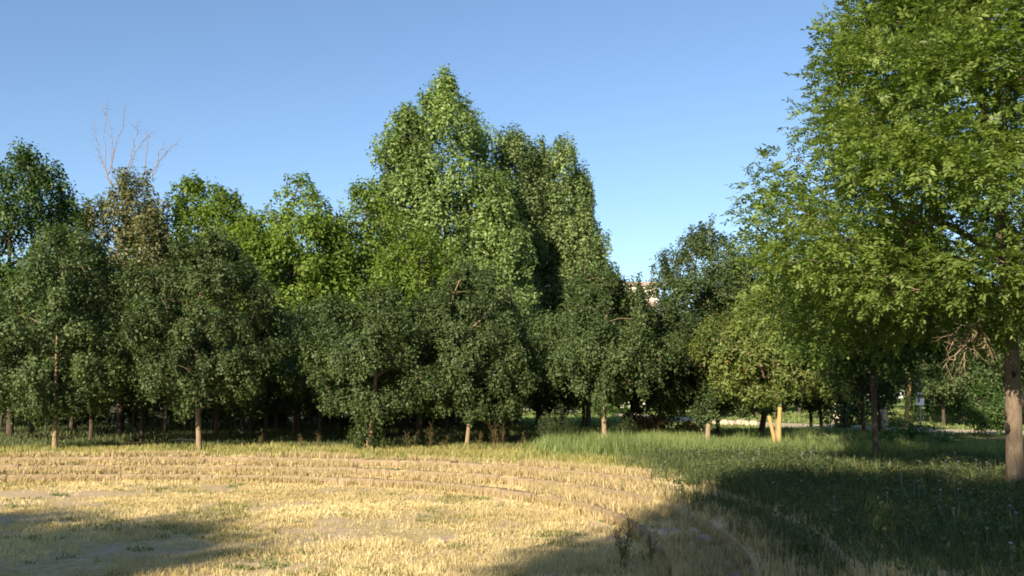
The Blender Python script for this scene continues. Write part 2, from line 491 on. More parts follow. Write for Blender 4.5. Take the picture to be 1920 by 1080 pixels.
def build_tree_data(seed, H0, H1, Rad, prof='round', leaf=0.09, cl=0.35, lai=6.0, vst=1.0, mode='leaf', trunk_r=0.08, oddf=0.0,
                    shell=0.45, lobes=0.22, spikes=0, cover=1.5, droop=0.0, wid=0.62, trunk_pts=None, up_bias=0.35,
                    flat=1.0, tint_mid=0.45, squash_y=1.0, fat=1.1, carve=None, veil=0):
    """crown and limb geometry about the trunk foot; returns dict of arrays"""
    rng = np.random.default_rng(seed)
    pr = np.array(PROF[prof]); Hc = H1 - H0
    area = 2 * Rad * Hc * 0.78
    n_cl = int(cover * (2 * math.pi * Rad * Hc * 0.75) / (math.pi * cl * cl * vst) * 1.0) + 12
    u = rng.random(n_cl * 3); az = rng.random(n_cl * 3) * 2 * math.pi
    zlift = min(cl * 0.6, Hc * 0.15)
    rr_ = np.interp(u, pr[:, 0], pr[:, 1])
    keep = rng.random(len(u)) < (0.25 + 0.75 * rr_); u, az, rr_ = u[keep][:n_cl], az[keep][:n_cl], rr_[keep][:n_cl]
    ph = rng.random(4) * 6.28
    Rad = Rad * fat + cl * 0.25
    lob = 1 + lobes * (np.sin(az * 2 + ph[0] + u * 3) * 0.5 + np.sin(az * 3 + ph[1] - u * 7) * 0.5 + np.sin(az * 5 + ph[2] + u * 9) * 0.35)
    rad = Rad * rr_ * lob * (1 - shell * rng.random(len(u)) ** 1.6) - cl * 0.5
    rad = np.maximum(rad, 0.02)
    C = np.column_stack([np.cos(az) * rad, np.sin(az) * rad * squash_y, H0 + zlift + u * (Hc - zlift)])
    C[:, 2] += -droop * (rad / Rad) ** 2 * Hc * 0.12
    crad = cl * (0.6 + 0.8 * rng.random(len(C))) * (0.75 + 0.25 * rr_)
    if spikes:
        a = rng.random(spikes) * 6.28; rs = Rad * 0.85 * np.sqrt(rng.random(spikes))
        uu = 1.0 - 0.42 * (rs / Rad) ** 1.3
        for k in range(spikes):
            n_ = rng.integers(3, 6)
            for q in range(n_):
                C = np.concatenate([C, [[np.cos(a[k]) * rs[k], np.sin(a[k]) * rs[k], H0 + Hc * uu[k] - 0.1 + q * cl * 0.62]]])
                crad = np.append(crad, cl * (0.42 - 0.05 * q))
    if veil:
        vz = H0 + zlift * 0.6 + np.linspace(0, 0.55, veil) * Hc
        vc = np.column_stack([rng.normal(size=veil) * 0.12, -Rad * (0.35 + 0.3 * rng.random(veil)), vz])
        C = np.concatenate([C, vc]); crad = np.concatenate([crad, cl * (0.6 + 0.3 * rng.random(veil))])
    if carve:
        cv = np.array(carve)
        kp = ~np.all((C > cv[:, 0]) & (C < cv[:, 1]), axis=1)
        C, crad = C[kp], crad[kp]
    nC = len(C)
    # limbs: every clump hangs on the nearest node nearer the trunk
    tp = np.array(trunk_pts) if trunk_pts is not None else np.array([[0, 0, 0], [0, 0, H0], [0, 0, H0 + Hc * 0.8]])
    tt = np.linspace(0, 1, 9)
    Lz = tp[0, 2] + (tp[-1, 2] - tp[0, 2]) * tt
    T0 = np.stack([np.interp(Lz, tp[:, 2], tp[:, 0]), np.interp(Lz, tp[:, 2], tp[:, 1]), Lz], -1)
    T0 = T0[T0[:, 2] >= H0 * 0.75 + 0.02]
    if len(T0) == 0: T0 = tp[-1:]
    nodes = [t_ for t_ in T0]; par = [max(0, i - 1) for i in range(len(T0))]; par[0] = -1
    axis_r = np.hypot(C[:, 0], C[:, 1])
    order = np.argsort(axis_r + 0.5 * np.abs(C[:, 2] - (H0 + 0.3 * Hc)))
    nodes_a = np.zeros((len(T0) + nC * 3, 3)); nodes_a[:len(T0)] = T0; cnt = len(T0)
    parent = np.full(len(nodes_a), -1); parent[:len(T0)] = par
    tips = []
    for i in order:
        cpt = C[i]; N = nodes_a[:cnt]
        dv = cpt - N; dist = np.linalg.norm(dv, axis=1)
        cost = dist + 0.9 * np.maximum(0, N[:, 2] - cpt[2] + 0.1 * dist) + 0.25 * np.hypot(N[:, 0], N[:, 1])
        j = int(np.argmin(cost)); a0 = N[j].copy(); prev = j
        for f in (0.35, 0.7, 1.0):
            q = a0 + (cpt - a0) * f
            if f < 1: q[2] += math.sin(f * math.pi) * dist[j] * 0.10; q += rng.normal(size=3) * dist[j] * 0.05
            nodes_a[cnt] = q; parent[cnt] = prev; prev = cnt; cnt += 1
        tips.append(cnt - 1)
    w = np.zeros(cnt); w[tips] = 1
    for i in range(cnt - 1, 0, -1):
        if parent[i] >= 0: w[parent[i]] += w[i]
    w = np.maximum(w, 1)
    rr2 = trunk_r * 0.85 * (w / w.max()) ** 0.45
    rr2 = np.maximum(rr2, 0.006)
    k = np.arange(cnt)[parent[:cnt] >= 0]
    pa = parent[k]
    sel = ~((k < len(T0)))
    k, pa = k[sel], pa[sel]
    LV, LQ = tubes(nodes_a[pa], nodes_a[k], np.minimum(rr2[pa], rr2[k] * 1.5), rr2[k], 5)
    top_nodes = T0; top_r = rr2[:len(T0)]
    # leaves
    leaf_a = leaf * leaf * wid * 0.5
    tint_c = np.clip(rng.normal(tint_mid, 0.19, nC), 0.05, 0.95)
    if mode == 'leaf':
        n_leaf = int(lai * area / leaf_a)
        wgt = crad ** 2; wgt /= wgt.sum()
        ci = rng.choice(nC, n_leaf, p=wgt)
        dr = norm(rng.normal(size=(n_leaf, 3)))
        rad_l = rng.random(n_leaf) ** 0.45
        P = C[ci] + dr * (crad[ci] * rad_l)[:, None] * np.array([1, 1, vst])
        # finer tufts inside each clump
        P += (np.stack([noise(P[:, 0] * 7 + P[:, 2] * 3, P[:, 1] * 7, 1.0, 40 + q, 1) for q in range(3)], -1) - 0.5) * crad[ci][:, None] * 1.0
        outw = norm(C[ci] - [0, 0, H0 + Hc * 0.35])
        nr = norm(dr * 0.75 + outw * 0.45 + np.array([0, 0, up_bias]) + rng.normal(size=(n_leaf, 3)) * 0.55)
        ax = rng.normal(size=(n_leaf, 3)) * 0.8 + dr * 0.5 + np.array([0, 0, -0.5])
        ti = np.clip(tint_c[ci] + rng.normal(size=n_leaf) * 0.17, 0, 1)
        V, T, ti = leaves(P, nr, leaf * (0.5 + 1.0 * rng.random(n_leaf)), rng, ti, wid, ax)
    else:
        fl = leaf
        fa = 9 * (fl * 0.47) ** 2 * 0.36 * 0.5
        n_f = int(lai * area / fa)
        wgt = crad ** 2; wgt /= wgt.sum()
        ci = rng.choice(nC, n_f, p=wgt)
        dr = norm(rng.normal(size=(n_f, 3)))
        P = C[ci] + dr * (crad[ci] * rng.random(n_f) ** 0.5)[:, None] * np.array([1, 1, vst])
        outw = C[ci] - [0, 0, H0 + Hc * 0.3]; outw[:, 2] *= 0.3
        di = norm(dr * 0.7 + norm(outw) * 0.8 + np.array([0, 0, -0.15]) + rng.normal(size=(n_f, 3)) * 0.55)
        ti = np.clip(tint_c[ci] + rng.normal(size=n_f) * 0.12, 0, 1)
        V, T, ti = fronds(P, di, fl * (0.7 + 0.6 * rng.random(n_f)), rng, ti)
    ti = np.minimum(ti, 0.925)
    if oddf:
        oc = C[rng.integers(0, len(C), max(2, len(C) // 30))]
        per = 4
        Pl = V.reshape(-1, per, 3)[:, 0]
        near = np.min(np.linalg.norm(Pl[:, None] - oc[None], axis=2), axis=1) < cl * 0.5
        pick = (rng.random(len(Pl)) < oddf) | (near & (rng.random(len(Pl)) < oddf * 25))
        ti = np.where(np.repeat(pick, per), 1.0, ti)
    return dict(V=V, T=T, ti=ti, LV=LV, LQ=LQ, T0=top_nodes, r0=top_r, C=C)


MESHES = {}


def tree(name, label, x, y, spec, mat='maple', bark='bark_tan', cat='tree', group=None, trunk_pts=None, trunk_r=0.08,
         key=None, scale=(1, 1, 1), rz=0.0, z=None, extra=None):
    z = float(ground_h(np.array(x), np.array(y))) - 0.03 if z is None else z
    root = empty(name, (x, y, z), rz, label, cat, group)
    root.scale = scale
    if key is None or key not in MESHES:
        H0 = spec['H0']; H1 = spec['H1']
        tp = trunk_pts or [(0, 0, 0), (0.03, 0, H0 * 0.5), (0, 0.02, H0), (0, 0, H0 + (H1 - H0) * 0.72)]
        d = build_tree_data(trunk_pts=tp, trunk_r=trunk_r, **spec)
        rad = np.interp([q[2] for q in tp], [0, H0, H1], [trunk_r, trunk_r * 0.85, trunk_r * 0.15])
        tm = trunk_mesh('trunk', tp, rad, seed=spec['seed'], limbs=(d['LV'], d['LQ']))
        cm = mesh_np('crown', d['V'], None, d['T'], {'tint': d['ti']})
        if key: MESHES[key] = (tm, cm)
    else:
        tm, cm = MESHES[key]
    link('trunk', tm, M[bark], root)
    cr = link('crown', cm, None, root)
    if not cm.materials: cm.materials.append(LEAF[mat])
    return root


def px_tree(name, label, tpx, d, xl, xr, ytop, ybot, seed, **kw):
    """a tree whose trunk stands at photo column tpx, distance d; crown from xl..xr and ytop..ybot"""
    foot = at(tpx, 800, d); X = foot[0]
    Rad = (xr - xl) / 2 / FPX * d
    H1 = at(tpx, ytop, d)[2]; H0 = at(tpx, ybot, d)[2]
    cx = at((xl + xr) / 2, 600, d)[0]
    sp = dict(seed=seed, H0=H0, H1=H1, Rad=Rad)
    sp.update(kw.pop('spec', {}))
    lean = cx - X
    tr = kw.pop('trunk_pts', None) or [(0, 0, 0), (lean * 0.15, 0, H0 * 0.5), (lean * 0.4, 0.02, H0), (lean, 0, H0 + (H1 - H0) * 0.6)]
    # crown centred on the (leaning) trunk top: shift whole geometry by lean through trunk points
    root = tree(name, label, X, d, sp, trunk_pts=tr, **kw)
    return root


FR = 'small round maples in the front row'
mp = dict(prof='round', leaf=0.088, cl=0.38, lai=9, cover=1.1, lobes=0.30, fat=0.93, veil=9)
px_tree('maple_tree', 'dark round maple on a straight tan trunk at the far left of the front row', 105, 30.0, -25, 240, 430, 778, 11,
        spec=dict(mp, spikes=5), trunk_r=0.075, group=FR)
px_tree('maple_tree', 'dark round maple with a straight tan trunk, second in the front row from the left', 375, 30.0, 236, 500, 445, 772, 12,
        spec=dict(mp, spikes=5), trunk_r=0.085, group=FR)
m3 = px_tree('maple_tree', 'low maple with a leaning yellow-lit trunk and leafy suckers at its foot', 691, 30.2, 575, 812, 545, 785, 13,
             spec=dict(mp), trunk_r=0.085, group=FR,
             trunk_pts=[(0, 0, 0), (0.06, 0, 0.55), (0.17, 0, 1.15), (0.2, 0, 3.0)])
px_tree('maple_tree', 'broad dark maple just right of the leaning maple, its short trunk partly in shade', 875, 31.0, 778, 1018, 505, 785, 14,
        spec=dict(mp, spikes=3), trunk_r=0.07, group=FR, trunk_pts=[(0, 0, 0), (0.05, 0, 0.6), (0.08, 0, 1.2), (0.1, 0, 3.2)])
px_tree('maple_tree', 'maple with a slim tan trunk beside the tall green grass and upright top shoots', 1133, 32.0, 1026, 1232, 505, 762, 15,
        spec=dict(mp, spikes=6, fat=1.1), trunk_r=0.085, group=FR)
px_tree('maple_tree', 'dense dark maple with bare-looking upright shoots on top, left of the forked pale trunk', 1323, 34.5, 1195, 1400, 432, 790, 16,
        spec=dict(mp, spikes=16, lobes=0.3, fat=1.15), trunk_r=0.085, group=FR)
px_tree('maple_tree', 'yellowing maple with some reddish leaves above the forked pale trunk', 1458, 31.0, 1300, 1560, 535, 752, 17,
        spec=dict(mp, oddf=0.006), mat='maple_yellow', bark='bark_tan', trunk_r=0.10, group=FR,
        trunk_pts=[(0, 0, 0), (0.0, 0, 0.6), (0.06, 0, 1.5), (0, 0, 3.0)])
tag(link('tree_stake', trunk_mesh('tree_stake', [(0, 0, -.1), (.03, 0, .8), (.07, 0, 1.32)], [.07, .066, .06], seed=5, flare=False, rough_=.05), M['stake'], None,
         (at(1459, 800, 29.6)[0], 29.6, 0)), 'upright yellow-lit stake standing against the yellowing maple, right arm of the V', 'stake')
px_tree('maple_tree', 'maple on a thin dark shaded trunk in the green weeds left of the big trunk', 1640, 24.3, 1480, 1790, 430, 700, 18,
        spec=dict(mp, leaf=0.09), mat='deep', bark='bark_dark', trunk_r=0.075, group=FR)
px_tree('maple_tree', 'maple with a slender yellow-lit trunk between the thin dark trunk and the white sign', 1695, 33.0, 1600, 1850, 470, 712, 19,
        spec=dict(mp, lai=6), mat='maple', bark='stake', trunk_r=0.075, group=FR)

px_tree('maple_tree', 'dark leafy maple filling the space between the shooted maple and the big feathery tree', 1425, 37.0, 1360, 1530, 470, 770, 20,
        spec=dict(mp, spikes=4, fat=1.15), mat='deep', bark='bark_dark', trunk_r=0.12, group=FR)

# the second and third rows, in the shade behind: four shared builds
SR = 'shaded maples of the rows behind'
vard = [dict(seed=31, H0=1.35, H1=5.6, Rad=2.1, prof='round', leaf=0.14, cl=0.42, lai=5.0, cover=1.3),
        dict(seed=32, H0=1.5, H1=6.2, Rad=2.3, prof='round', leaf=0.14, cl=0.42, lai=5.0, cover=1.3, spikes=5),
        dict(seed=33, H0=1.2, H1=5.2, Rad=2.0, prof='spread', leaf=0.14, cl=0.42, lai=5.0, cover=1.3)]
rngS = np.random.default_rng(5)
row2 = [(-45, 35.5, 1.05), (170, 35.0, 1.0), (265, 36.5, 1.0), (405, 35.0, 0.92), (500, 36.0, 0.82), (600, 35.5, 0.85), (790, 35.5, 0.95), (950, 36.0, 0.9),
        (1040, 39.5, 0.9), (1094, 37.0, 0.95), (1185, 39.5, 1.12), (1345, 39.5, 1.2), (1238, 38.5, 1.1), (1540, 38.5, 1.0), (1620, 40.0, 1.1)]
lab2 = {170: 'shaded maple in the gap between the two straight tan trunks on the left',
        405: 'shaded maple whose trunk shows just right of the second straight tan trunk',
        1094: 'shaded maple with a thin black trunk just left of the slim tan trunk',
        1238: 'shaded maple behind the dry brown bush',
        1540: 'shaded maple with a short dark trunk in front of the gravel path'}
for px, d, s in row2:
    X = at(px, 800, d)[0]; v = int(rngS.integers(0, 3))
    s *= 0.88
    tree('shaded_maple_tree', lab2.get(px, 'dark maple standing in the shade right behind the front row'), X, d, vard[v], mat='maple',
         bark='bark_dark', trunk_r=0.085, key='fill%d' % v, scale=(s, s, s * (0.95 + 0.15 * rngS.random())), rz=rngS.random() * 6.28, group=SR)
for k, (px, d, s) in enumerate([(-120, 41, 1.1), (60, 41, 1.05), (310, 41.5, 1.0), (470, 42, .95), (560, 41, .9), (700, 41, .9), (840, 42, .95), (930, 43, 1.0), (1030, 46, .95),
                                (-150, 48, 1.2), (0, 49, 1.2), (140, 47, 1.2), (250, 48, 1.2), (400, 49, 1.2), (520, 48, 1.15), (620, 50, 1.2), (740, 48, 1.2), (860, 50, 1.2), (960, 52, 1.0),
                                (-180, 58, 1.4), (60, 60, 1.4), (200, 58, 1.4), (340, 60, 1.4), (480, 58, 1.4), (640, 60, 1.4), (780, 58, 1.4), (900, 62, 1.4)]):
    X = at(px, 800, d)[0]; v = int(rngS.integers(0, 3))
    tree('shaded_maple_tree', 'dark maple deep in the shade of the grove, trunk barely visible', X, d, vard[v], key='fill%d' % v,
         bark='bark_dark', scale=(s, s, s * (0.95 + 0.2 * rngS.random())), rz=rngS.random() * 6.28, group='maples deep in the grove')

for k, (px, d, w_, h_) in enumerate([(-140, 54, 3, 2.6), (-20, 56, 3, 2.4), (90, 53, 3, 2.6), (190, 55, 3, 2.5), (290, 54, 3, 2.7), (390, 56, 3, 2.4), (480, 54, 3, 2.6), (570, 55, 3, 2.5),
                                     (660, 54, 3, 2.6), (750, 56, 3, 2.4), (840, 54, 3, 2.6), (920, 56, 2.6, 2.4)]):
    X = at(px, 800, d)[0]  # added shrubs, put in to keep the view under the canopy dark
    key = 'under%d' % (k % 2)
    if key not in MESHES:
        dd = build_tree_data(seed=140 + k, H0=0.0, H1=2.6, Rad=2.0, prof='bush', leaf=0.2, cl=0.5, lai=4.5, cover=1.2,
                             trunk_r=0.03, trunk_pts=[(0, 0, 0), (0, 0, 0.6), (0, 0, 1.2)])
        MESHES[key] = mesh_np('dark_fill_shrub', np.concatenate([dd['V'], dd['LV']]), dd['LQ'] + len(dd['V']), dd['T'], {'tint': np.concatenate([dd['ti'], np.zeros(len(dd['LV']))])})
    o = link('dark_fill_shrub', MESHES[key], None, None, (X, d, -0.02)); o.rotation_euler.z = k * 1.3
    if not MESHES[key].materials: MESHES[key].materials.append(LEAF['maple'])
    tag(o, 'added dark shrub keeping the gaps under the grove dark', 'shrub', 'added shrubs darkening the grove')

# taller trees behind the front row
px_tree('leafy_tree', 'tall dark green tree cut by the left edge, rising above the front maples', 20, 40, -110, 128, 285, 700, 41,
        spec=dict(prof='spread', leaf=0.15, cl=0.55, lai=5.5, cover=1.5, spikes=5), mat='deep', bark='bark_dark', trunk_r=0.14)
px_tree('leafy_tree', 'green tree with a narrow twin top between the half-dead tree and the yellow-green ones', 350, 44, 285, 420, 335, 700, 43,
        spec=dict(prof='column', leaf=0.15, cl=0.42, lai=5.5, spikes=4), mat='bright', bark='bark_dark', trunk_r=0.12)
px_tree('leafy_tree', 'green tree with a pointed top just right of the narrow twin-topped tree', 408, 43, 355, 462, 340, 700, 44,
        spec=dict(prof='column', leaf=0.15, cl=0.42, lai=5.5, spikes=4), mat='bright', bark='bark_dark', trunk_r=0.12)
px_tree('leafy_tree', 'smaller yellow-green tree filling the dip left of the ragged-topped tree', 455, 41, 400, 510, 395, 700, 45,
        spec=dict(prof='round', leaf=0.14, cl=0.38, lai=5), mat='bright', bark='bark_dark', trunk_r=0.1)
px_tree('leafy_tree', 'yellow-green tree with a ragged open top left of the tall central trees', 555, 42, 458, 655, 335, 690, 46,
        spec=dict(prof='spread', leaf=0.16, cl=0.42, lai=6.5, lobes=0.25, spikes=9), mat='bright', bark='bark_dark', trunk_r=0.14)
px_tree('leafy_tree', 'yellow-green tree with two ragged peaks at the foot of the tall central tree', 668, 43, 600, 745, 345, 690, 47,
        spec=dict(prof='spread', leaf=0.16, cl=0.42, lai=5, lobes=0.3, spikes=6), mat='bright', bark='bark_dark', trunk_r=0.14)
px_tree('leafy_tree', 'bright yellow-green tree in front of the tall central tree, above the leaning maple', 785, 40, 690, 890, 435, 700, 48,
        spec=dict(prof='round', leaf=0.14, cl=0.38, lai=5.5, droop=0.6), mat='bright', bark='bark_dark', trunk_r=0.12)
px_tree('tall_tree', 'tallest tree at the centre, broad pointed crown of pale lit leaf tufts', 832, 50, 725, 945, 145, 690, 51,
        spec=dict(prof='dome', leaf=0.165, cl=0.6, lai=9, vst=1.3, cover=2.3, lobes=0.14, spikes=3), mat='poplar', bark='bark_dark', trunk_r=0.22)
px_tree('tall_tree', 'tall pale green tree forming the left shoulder of the tallest tree', 758, 49, 690, 826, 205, 690, 52,
        spec=dict(prof='column', leaf=0.165, cl=0.5, lai=9, vst=1.3, cover=1.9, spikes=4), mat='poplar', bark='bark_dark', trunk_r=0.18)
px_tree('tall_tree', 'green tree forming the lower right shoulder of the tallest tree, shaded on its right', 935, 48.5, 868, 1008, 330, 700, 53,
        spec=dict(prof='cone', leaf=0.165, cl=0.52, lai=9, vst=1.3, cover=1.9), mat='poplar', bark='bark_dark', trunk_r=0.18)
px_tree('column_tree', 'narrow upright tree with a blunt top just right of the tallest tree', 965, 54, 905, 1030, 248, 700, 54,
        spec=dict(prof='column', leaf=0.16, cl=0.42, lai=9, vst=2.2, cover=2.2, spikes=7), mat='poplar_dark', bark='bark_dark', trunk_r=0.18)
px_tree('column_tree', 'narrow upright poplar-like tree with the higher top, right of the blunt-topped one', 1055, 55, 985, 1125, 262, 700, 55,
        spec=dict(prof='column', leaf=0.16, cl=0.42, lai=9, vst=2.2, cover=2.2, spikes=8), mat='poplar_dark', bark='bark_dark', trunk_r=0.18)
px_tree('column_tree', 'narrow upright tree squeezed between the blunt-topped and the higher upright trees', 1010, 56, 945, 1080, 272, 700, 57,
        spec=dict(prof='column', leaf=0.16, cl=0.42, lai=9, vst=2.2, cover=2.2, spikes=6), mat='poplar_dark', bark='bark_dark', trunk_r=0.18)
px_tree('column_tree', 'lower narrow tree at the right end of the tall central group, beside the open sky', 1103, 53, 1050, 1155, 385, 700, 56,
        spec=dict(prof='cone', leaf=0.15, cl=0.40, lai=9, vst=2.0, cover=2.0, spikes=4), mat='poplar_dark', bark='bark_dark', trunk_r=0.15)

for px, d, xl, xr, yt, sd, mt, lb in [
        (135, 50, 80, 200, 400, 201, 'deep', 'dark green tree filling the gap between the far left tree and the half-dead one'),
        (270, 51, 215, 345, 395, 202, 'bright', 'green tree standing behind the right side of the half-dead tree'),
        (500, 50, 430, 570, 425, 203, 'bright', 'green tree behind the dip left of the ragged-topped tree'),
        (605, 51, 545, 670, 415, 204, 'bright', 'green tree showing between the ragged-topped tree and the two-peaked one')]:
    px_tree('leafy_tree', lb, px, d, xl, xr, yt, 720, sd, spec=dict(prof='round', leaf=0.17, cl=0.5, lai=6, spikes=3), mat=mt, bark='bark_dark', trunk_r=0.13)

# half-dead tree with bare top branches
olv = px_tree('half_dead_tree', 'olive-brown withering tree with bare grey branches standing out of its top', 225, 42, 138, 322, 315, 700, 42,
              spec=dict(prof='spread', leaf=0.14, cl=0.42, lai=4.6, lobes=0.3, vst=1.3, spikes=5, oddf=0.03), mat='olive', bark='bark_dark', trunk_r=0.15)


def bare_branches(parent, paths, r0, mat, seed, side=3, name='bare_branch', shrink=1.0):
    rng = np.random.default_rng(seed)
    for pts in paths:
        pts = np.array(pts, float)
        t = np.linspace(0, len(pts) - 1, len(pts) * 3)
        P = np.stack([np.interp(t, np.arange(len(pts)), pts[:, k]) for k in range(3)], -1)
        P[1:-1] += rng.normal(size=(len(P) - 2, 3)) * 0.03
        rr = np.linspace(r0, r0 * 0.25, len(P))
        A = [P[:-1]]; B = [P[1:]]; ra = [rr[:-1]]; rb = [rr[1:]]
        for i in range(2, len(P) - 1):
            for _ in range(side):
                if rng.random() < 0.75:
                    d = norm(P[i] - P[i - 1]) + rng.normal(size=3) * 0.5
                    q = P[i]; L = (0.2 + 0.5 * rng.random()) * shrink
                    for s in range(3):
                        q2 = q + norm(d) * L / 3 + rng.normal(size=3) * 0.03 * shrink
                        A.append(q[None]); B.append(q2[None]); ra.append([r0 * 0.3 / (s + 1)]); rb.append([r0 * 0.25 / (s + 1.5)])
                        q = q2
        V, Q = tubes(np.concatenate(A), np.concatenate(B), np.concatenate(ra), np.concatenate(rb), 5)
        link(name, mesh_np(name, V, Q), M[mat], parent)


rx, ry, rz_ = olv.location


def loc42(px, py, dy=0.0):
    q = at(px, py, 42 + dy); return (q[0] - rx, q[1] - ry, q[2] - rz_)


bare_branches(olv, [
    [loc42(210, 350), loc42(198, 320), loc42(197, 250), loc42(204, 178)],
    [loc42(210, 345, .3), loc42(190, 300, .3), loc42(180, 260, .3), loc42(178, 225, .3)],
    [loc42(208, 345, -.2), loc42(210, 290, -.2), loc42(208, 240, -.2), loc42(190, 188, -.2)],
    [loc42(205, 325, .2), loc42(216, 275, .2), loc42(230, 235, .2), loc42(236, 200, .2)],
    [loc42(232, 345), loc42(245, 290), loc42(256, 250), loc42(258, 225)],
    [loc42(240, 330, .4), loc42(252, 285, .4), loc42(270, 262, .4), loc42(287, 248, .4)],
    [loc42(266, 345, .2), loc42(275, 290, .2), loc42(280, 250, .2)],
    [loc42(285, 330), loc42(300, 298), loc42(318, 280), loc42(338, 262)],
    [loc42(285, 335, -.3), loc42(296, 295, -.3), loc42(308, 262, -.3)],
], 0.021, 'bark_grey', 7)

# the big compound-leaved tree on the right
bt_pts = [(0, 0, 0), (0.03, 0, 1.0), (0.07, 0, 2.2), (0.10, 0.1, 3.6), (0.0, 0.1, 6.0), (-0.4, 0, 8.2)]
BTX = at(1897, 800, 17.0)[0]
big = tree('ash_tree', 'big feathery-leaved tree on a thick brown trunk at the right edge', BTX, 17.0,
           dict(seed=61, H0=2.55, H1=10.6, Rad=3.95, prof='big', mode='frond', leaf=0.195, cl=0.6, lai=10, cover=2.5,
                lobes=0.09, shell=0.6, droop=0.5, vst=0.85, tint_mid=0.5, oddf=0.0012, carve=((-2.0, 0.15), (-6, 0.4), (1.5, 3.0))),
           mat='ash', bark='bark_big', trunk_r=0.145, trunk_pts=bt_pts)


def locB(px, py, d):
    q = at(px, py, d); return (q[0] - BTX, q[1] - 17.0, q[2] - big.location.z)


bare_branches(big, [
    [locB(1880, 600, 16.9), locB(1840, 610, 16), locB(1825, 640, 15.4), locB(1790, 665, 15.2), locB(1768, 690, 15.2)],
    [locB(1835, 612, 16), locB(1805, 612, 15.4), locB(1775, 628, 15)],
    [locB(1835, 615, 16), locB(1848, 645, 15.4), locB(1852, 668, 15.3)],
    [locB(1832, 618, 16), locB(1815, 645, 15.3), locB(1808, 690, 15.2)],
    [locB(1832, 618, 16), locB(1800, 640, 15.6), locB(1770, 640, 15.4)],
], 0.022, 'bark_tan', 9, side=2, name='bare_branch', shrink=0.7)
bare_branches(big, [
    [locB(1895, 545, 17), locB(1800, 540, 16.4), locB(1700, 515, 15.8), locB(1620, 522, 15.4)],
    [locB(1890, 520, 17), locB(1780, 450, 16.2), locB(1690, 430, 15.6)],
], 0.035, 'bark_tan', 10, side=2, name='long_branch', shrink=1.0)
# knots on the trunk
for (kx, ky, s) in ((1889, 802, .075), (1884, 776, .04), (1901, 702, .055)):
    q = np.array(locB(kx, ky, 16.87))
    nn = 12; a = np.linspace(0, 2 * math.pi, nn, endpoint=False)
    V = [[q[0], q[1] - 0.012, q[2]]]
    for rr_, yy in ((0.5, -0.02), (0.85, -0.028), (1.15, 0.02)):
        V += [[q[0] + math.cos(t_) * s * 0.55 * rr_, q[1] + yy, q[2] + math.sin(t_) * s * rr_] for t_ in a]
    T = [[0, 1 + k, 1 + (k + 1) % nn] for k in range(nn)]
    Q = [[1 + r3 * nn + k, 1 + (r3 + 1) * nn + k, 1 + (r3 + 1) * nn + (k + 1) % nn, 1 + r3 * nn + (k + 1) % nn] for r3 in range(2) for k in range(nn)]
    link('knot', mesh_np('knot', V, np.array(Q), np.array(T)), M['knot'], big)

# trees that shade the foreground, out of the frame behind the camera
SH = [(-4.9, 16.2, 8.5, 4.4, 2.2), (-4.1, 15.0, 8.0, 4.0, 1.7), (10.6, 16.6, 8.5, 4.6, 3.0), (-5.9, 17.4, 8.5, 4.8, 2.9), (-8.6, 17.6, 9.0, 4.8, 3.0), (-12.0, 18.0, 9.0, 4.8, 3.6), (7.9, 19.4, 8.5, 4.8, 3.4), (6.1, 20.2, 9.5, 4.8, 1.9), (4.6, 17.4, 8.5, 4.4, 1.6), (13.0, 15.0, 8.5, 4.6, 3.6)]
shp = dict(seed=71, H0=0.0, H1=1.0, Rad=0.5)
for k, (tx, ty, Cz, Rv, Rh) in enumerate(SH):
    gz0 = -0.45 if tx < 0 else 0
    L = (Cz - gz0) / math.tan(SUN_EL) + math.sqrt(Rh ** 2 + (Rv / math.tan(SUN_EL)) ** 2)
    cx = tx - math.sin(SUN_AZ) * L; cy = ty - math.cos(SUN_AZ) * L
    s = Rh / 4.0
    tree('shade_tree', 'tall leafy tree out of view behind the photographer', cx, cy,
         dict(seed=71 + k % 2, H0=4.0, H1=13.0, Rad=4.0, prof='round', leaf=0.24, cl=0.9, lai=7.0, cover=1.8, lobes=0.12),
         mat='deep', bark='bark_dark', trunk_r=0.2, key='shade%d' % (k % 2),
         scale=(s, s, (Cz + Rv) / 13.0), rz=k * 1.1, group='trees behind the photographer')

# ------------------------------------------------------------------ distant trees, bushes
vfar = [dict(seed=81, H0=1.0, H1=7.5, Rad=3.4, prof='round', leaf=0.30, cl=0.8, lai=5, cover=1.3),
        dict(seed=82, H0=0.8, H1=9.0, Rad=3.2, prof='spread', leaf=0.30, cl=0.8, lai=5, cover=1.3)]
far = [(1010, 88, 1.0, 'bright'), (1075, 95, .9, 'bright'), (1150, 112, 1.0, 'bright'), (1215, 105, .85, 'bright'), (1275, 90, 0.95, 'bright'), (1345, 84, .9, 'deep'),
       (1420, 80, 1.0, 'bright'), (1500, 74, .9, 'bright'), (1570, 76, 1.0, 'deep'), (1640, 78, 1.0, 'deep'), (1710, 84, .95, 'deep'), (1790, 76, .9, 'deep'), (1850, 84, 1.0, 'deep'), (1920, 72, 1.0, 'deep'), (2000, 70, 1.0, 'deep')]
for k, (px, d, s, mt) in enumerate(far):
    X = at(px, 800, d)[0]
    place = 'seen through the gap under the slim-trunk maple' if px < 1300 else ('seen under the yellowing maple' if px < 1600 else 'in the shade beyond the path at the right')
    tree('distant_tree', 'small leafy tree beyond the gravel path, ' + place, X, d, vfar[k % 2], mat=mt, bark='bark_dark', trunk_r=0.15,
         key='far%d%s' % (k % 2, mt), scale=(s, s, s), rz=k * 1.7, group='trees beyond the path')
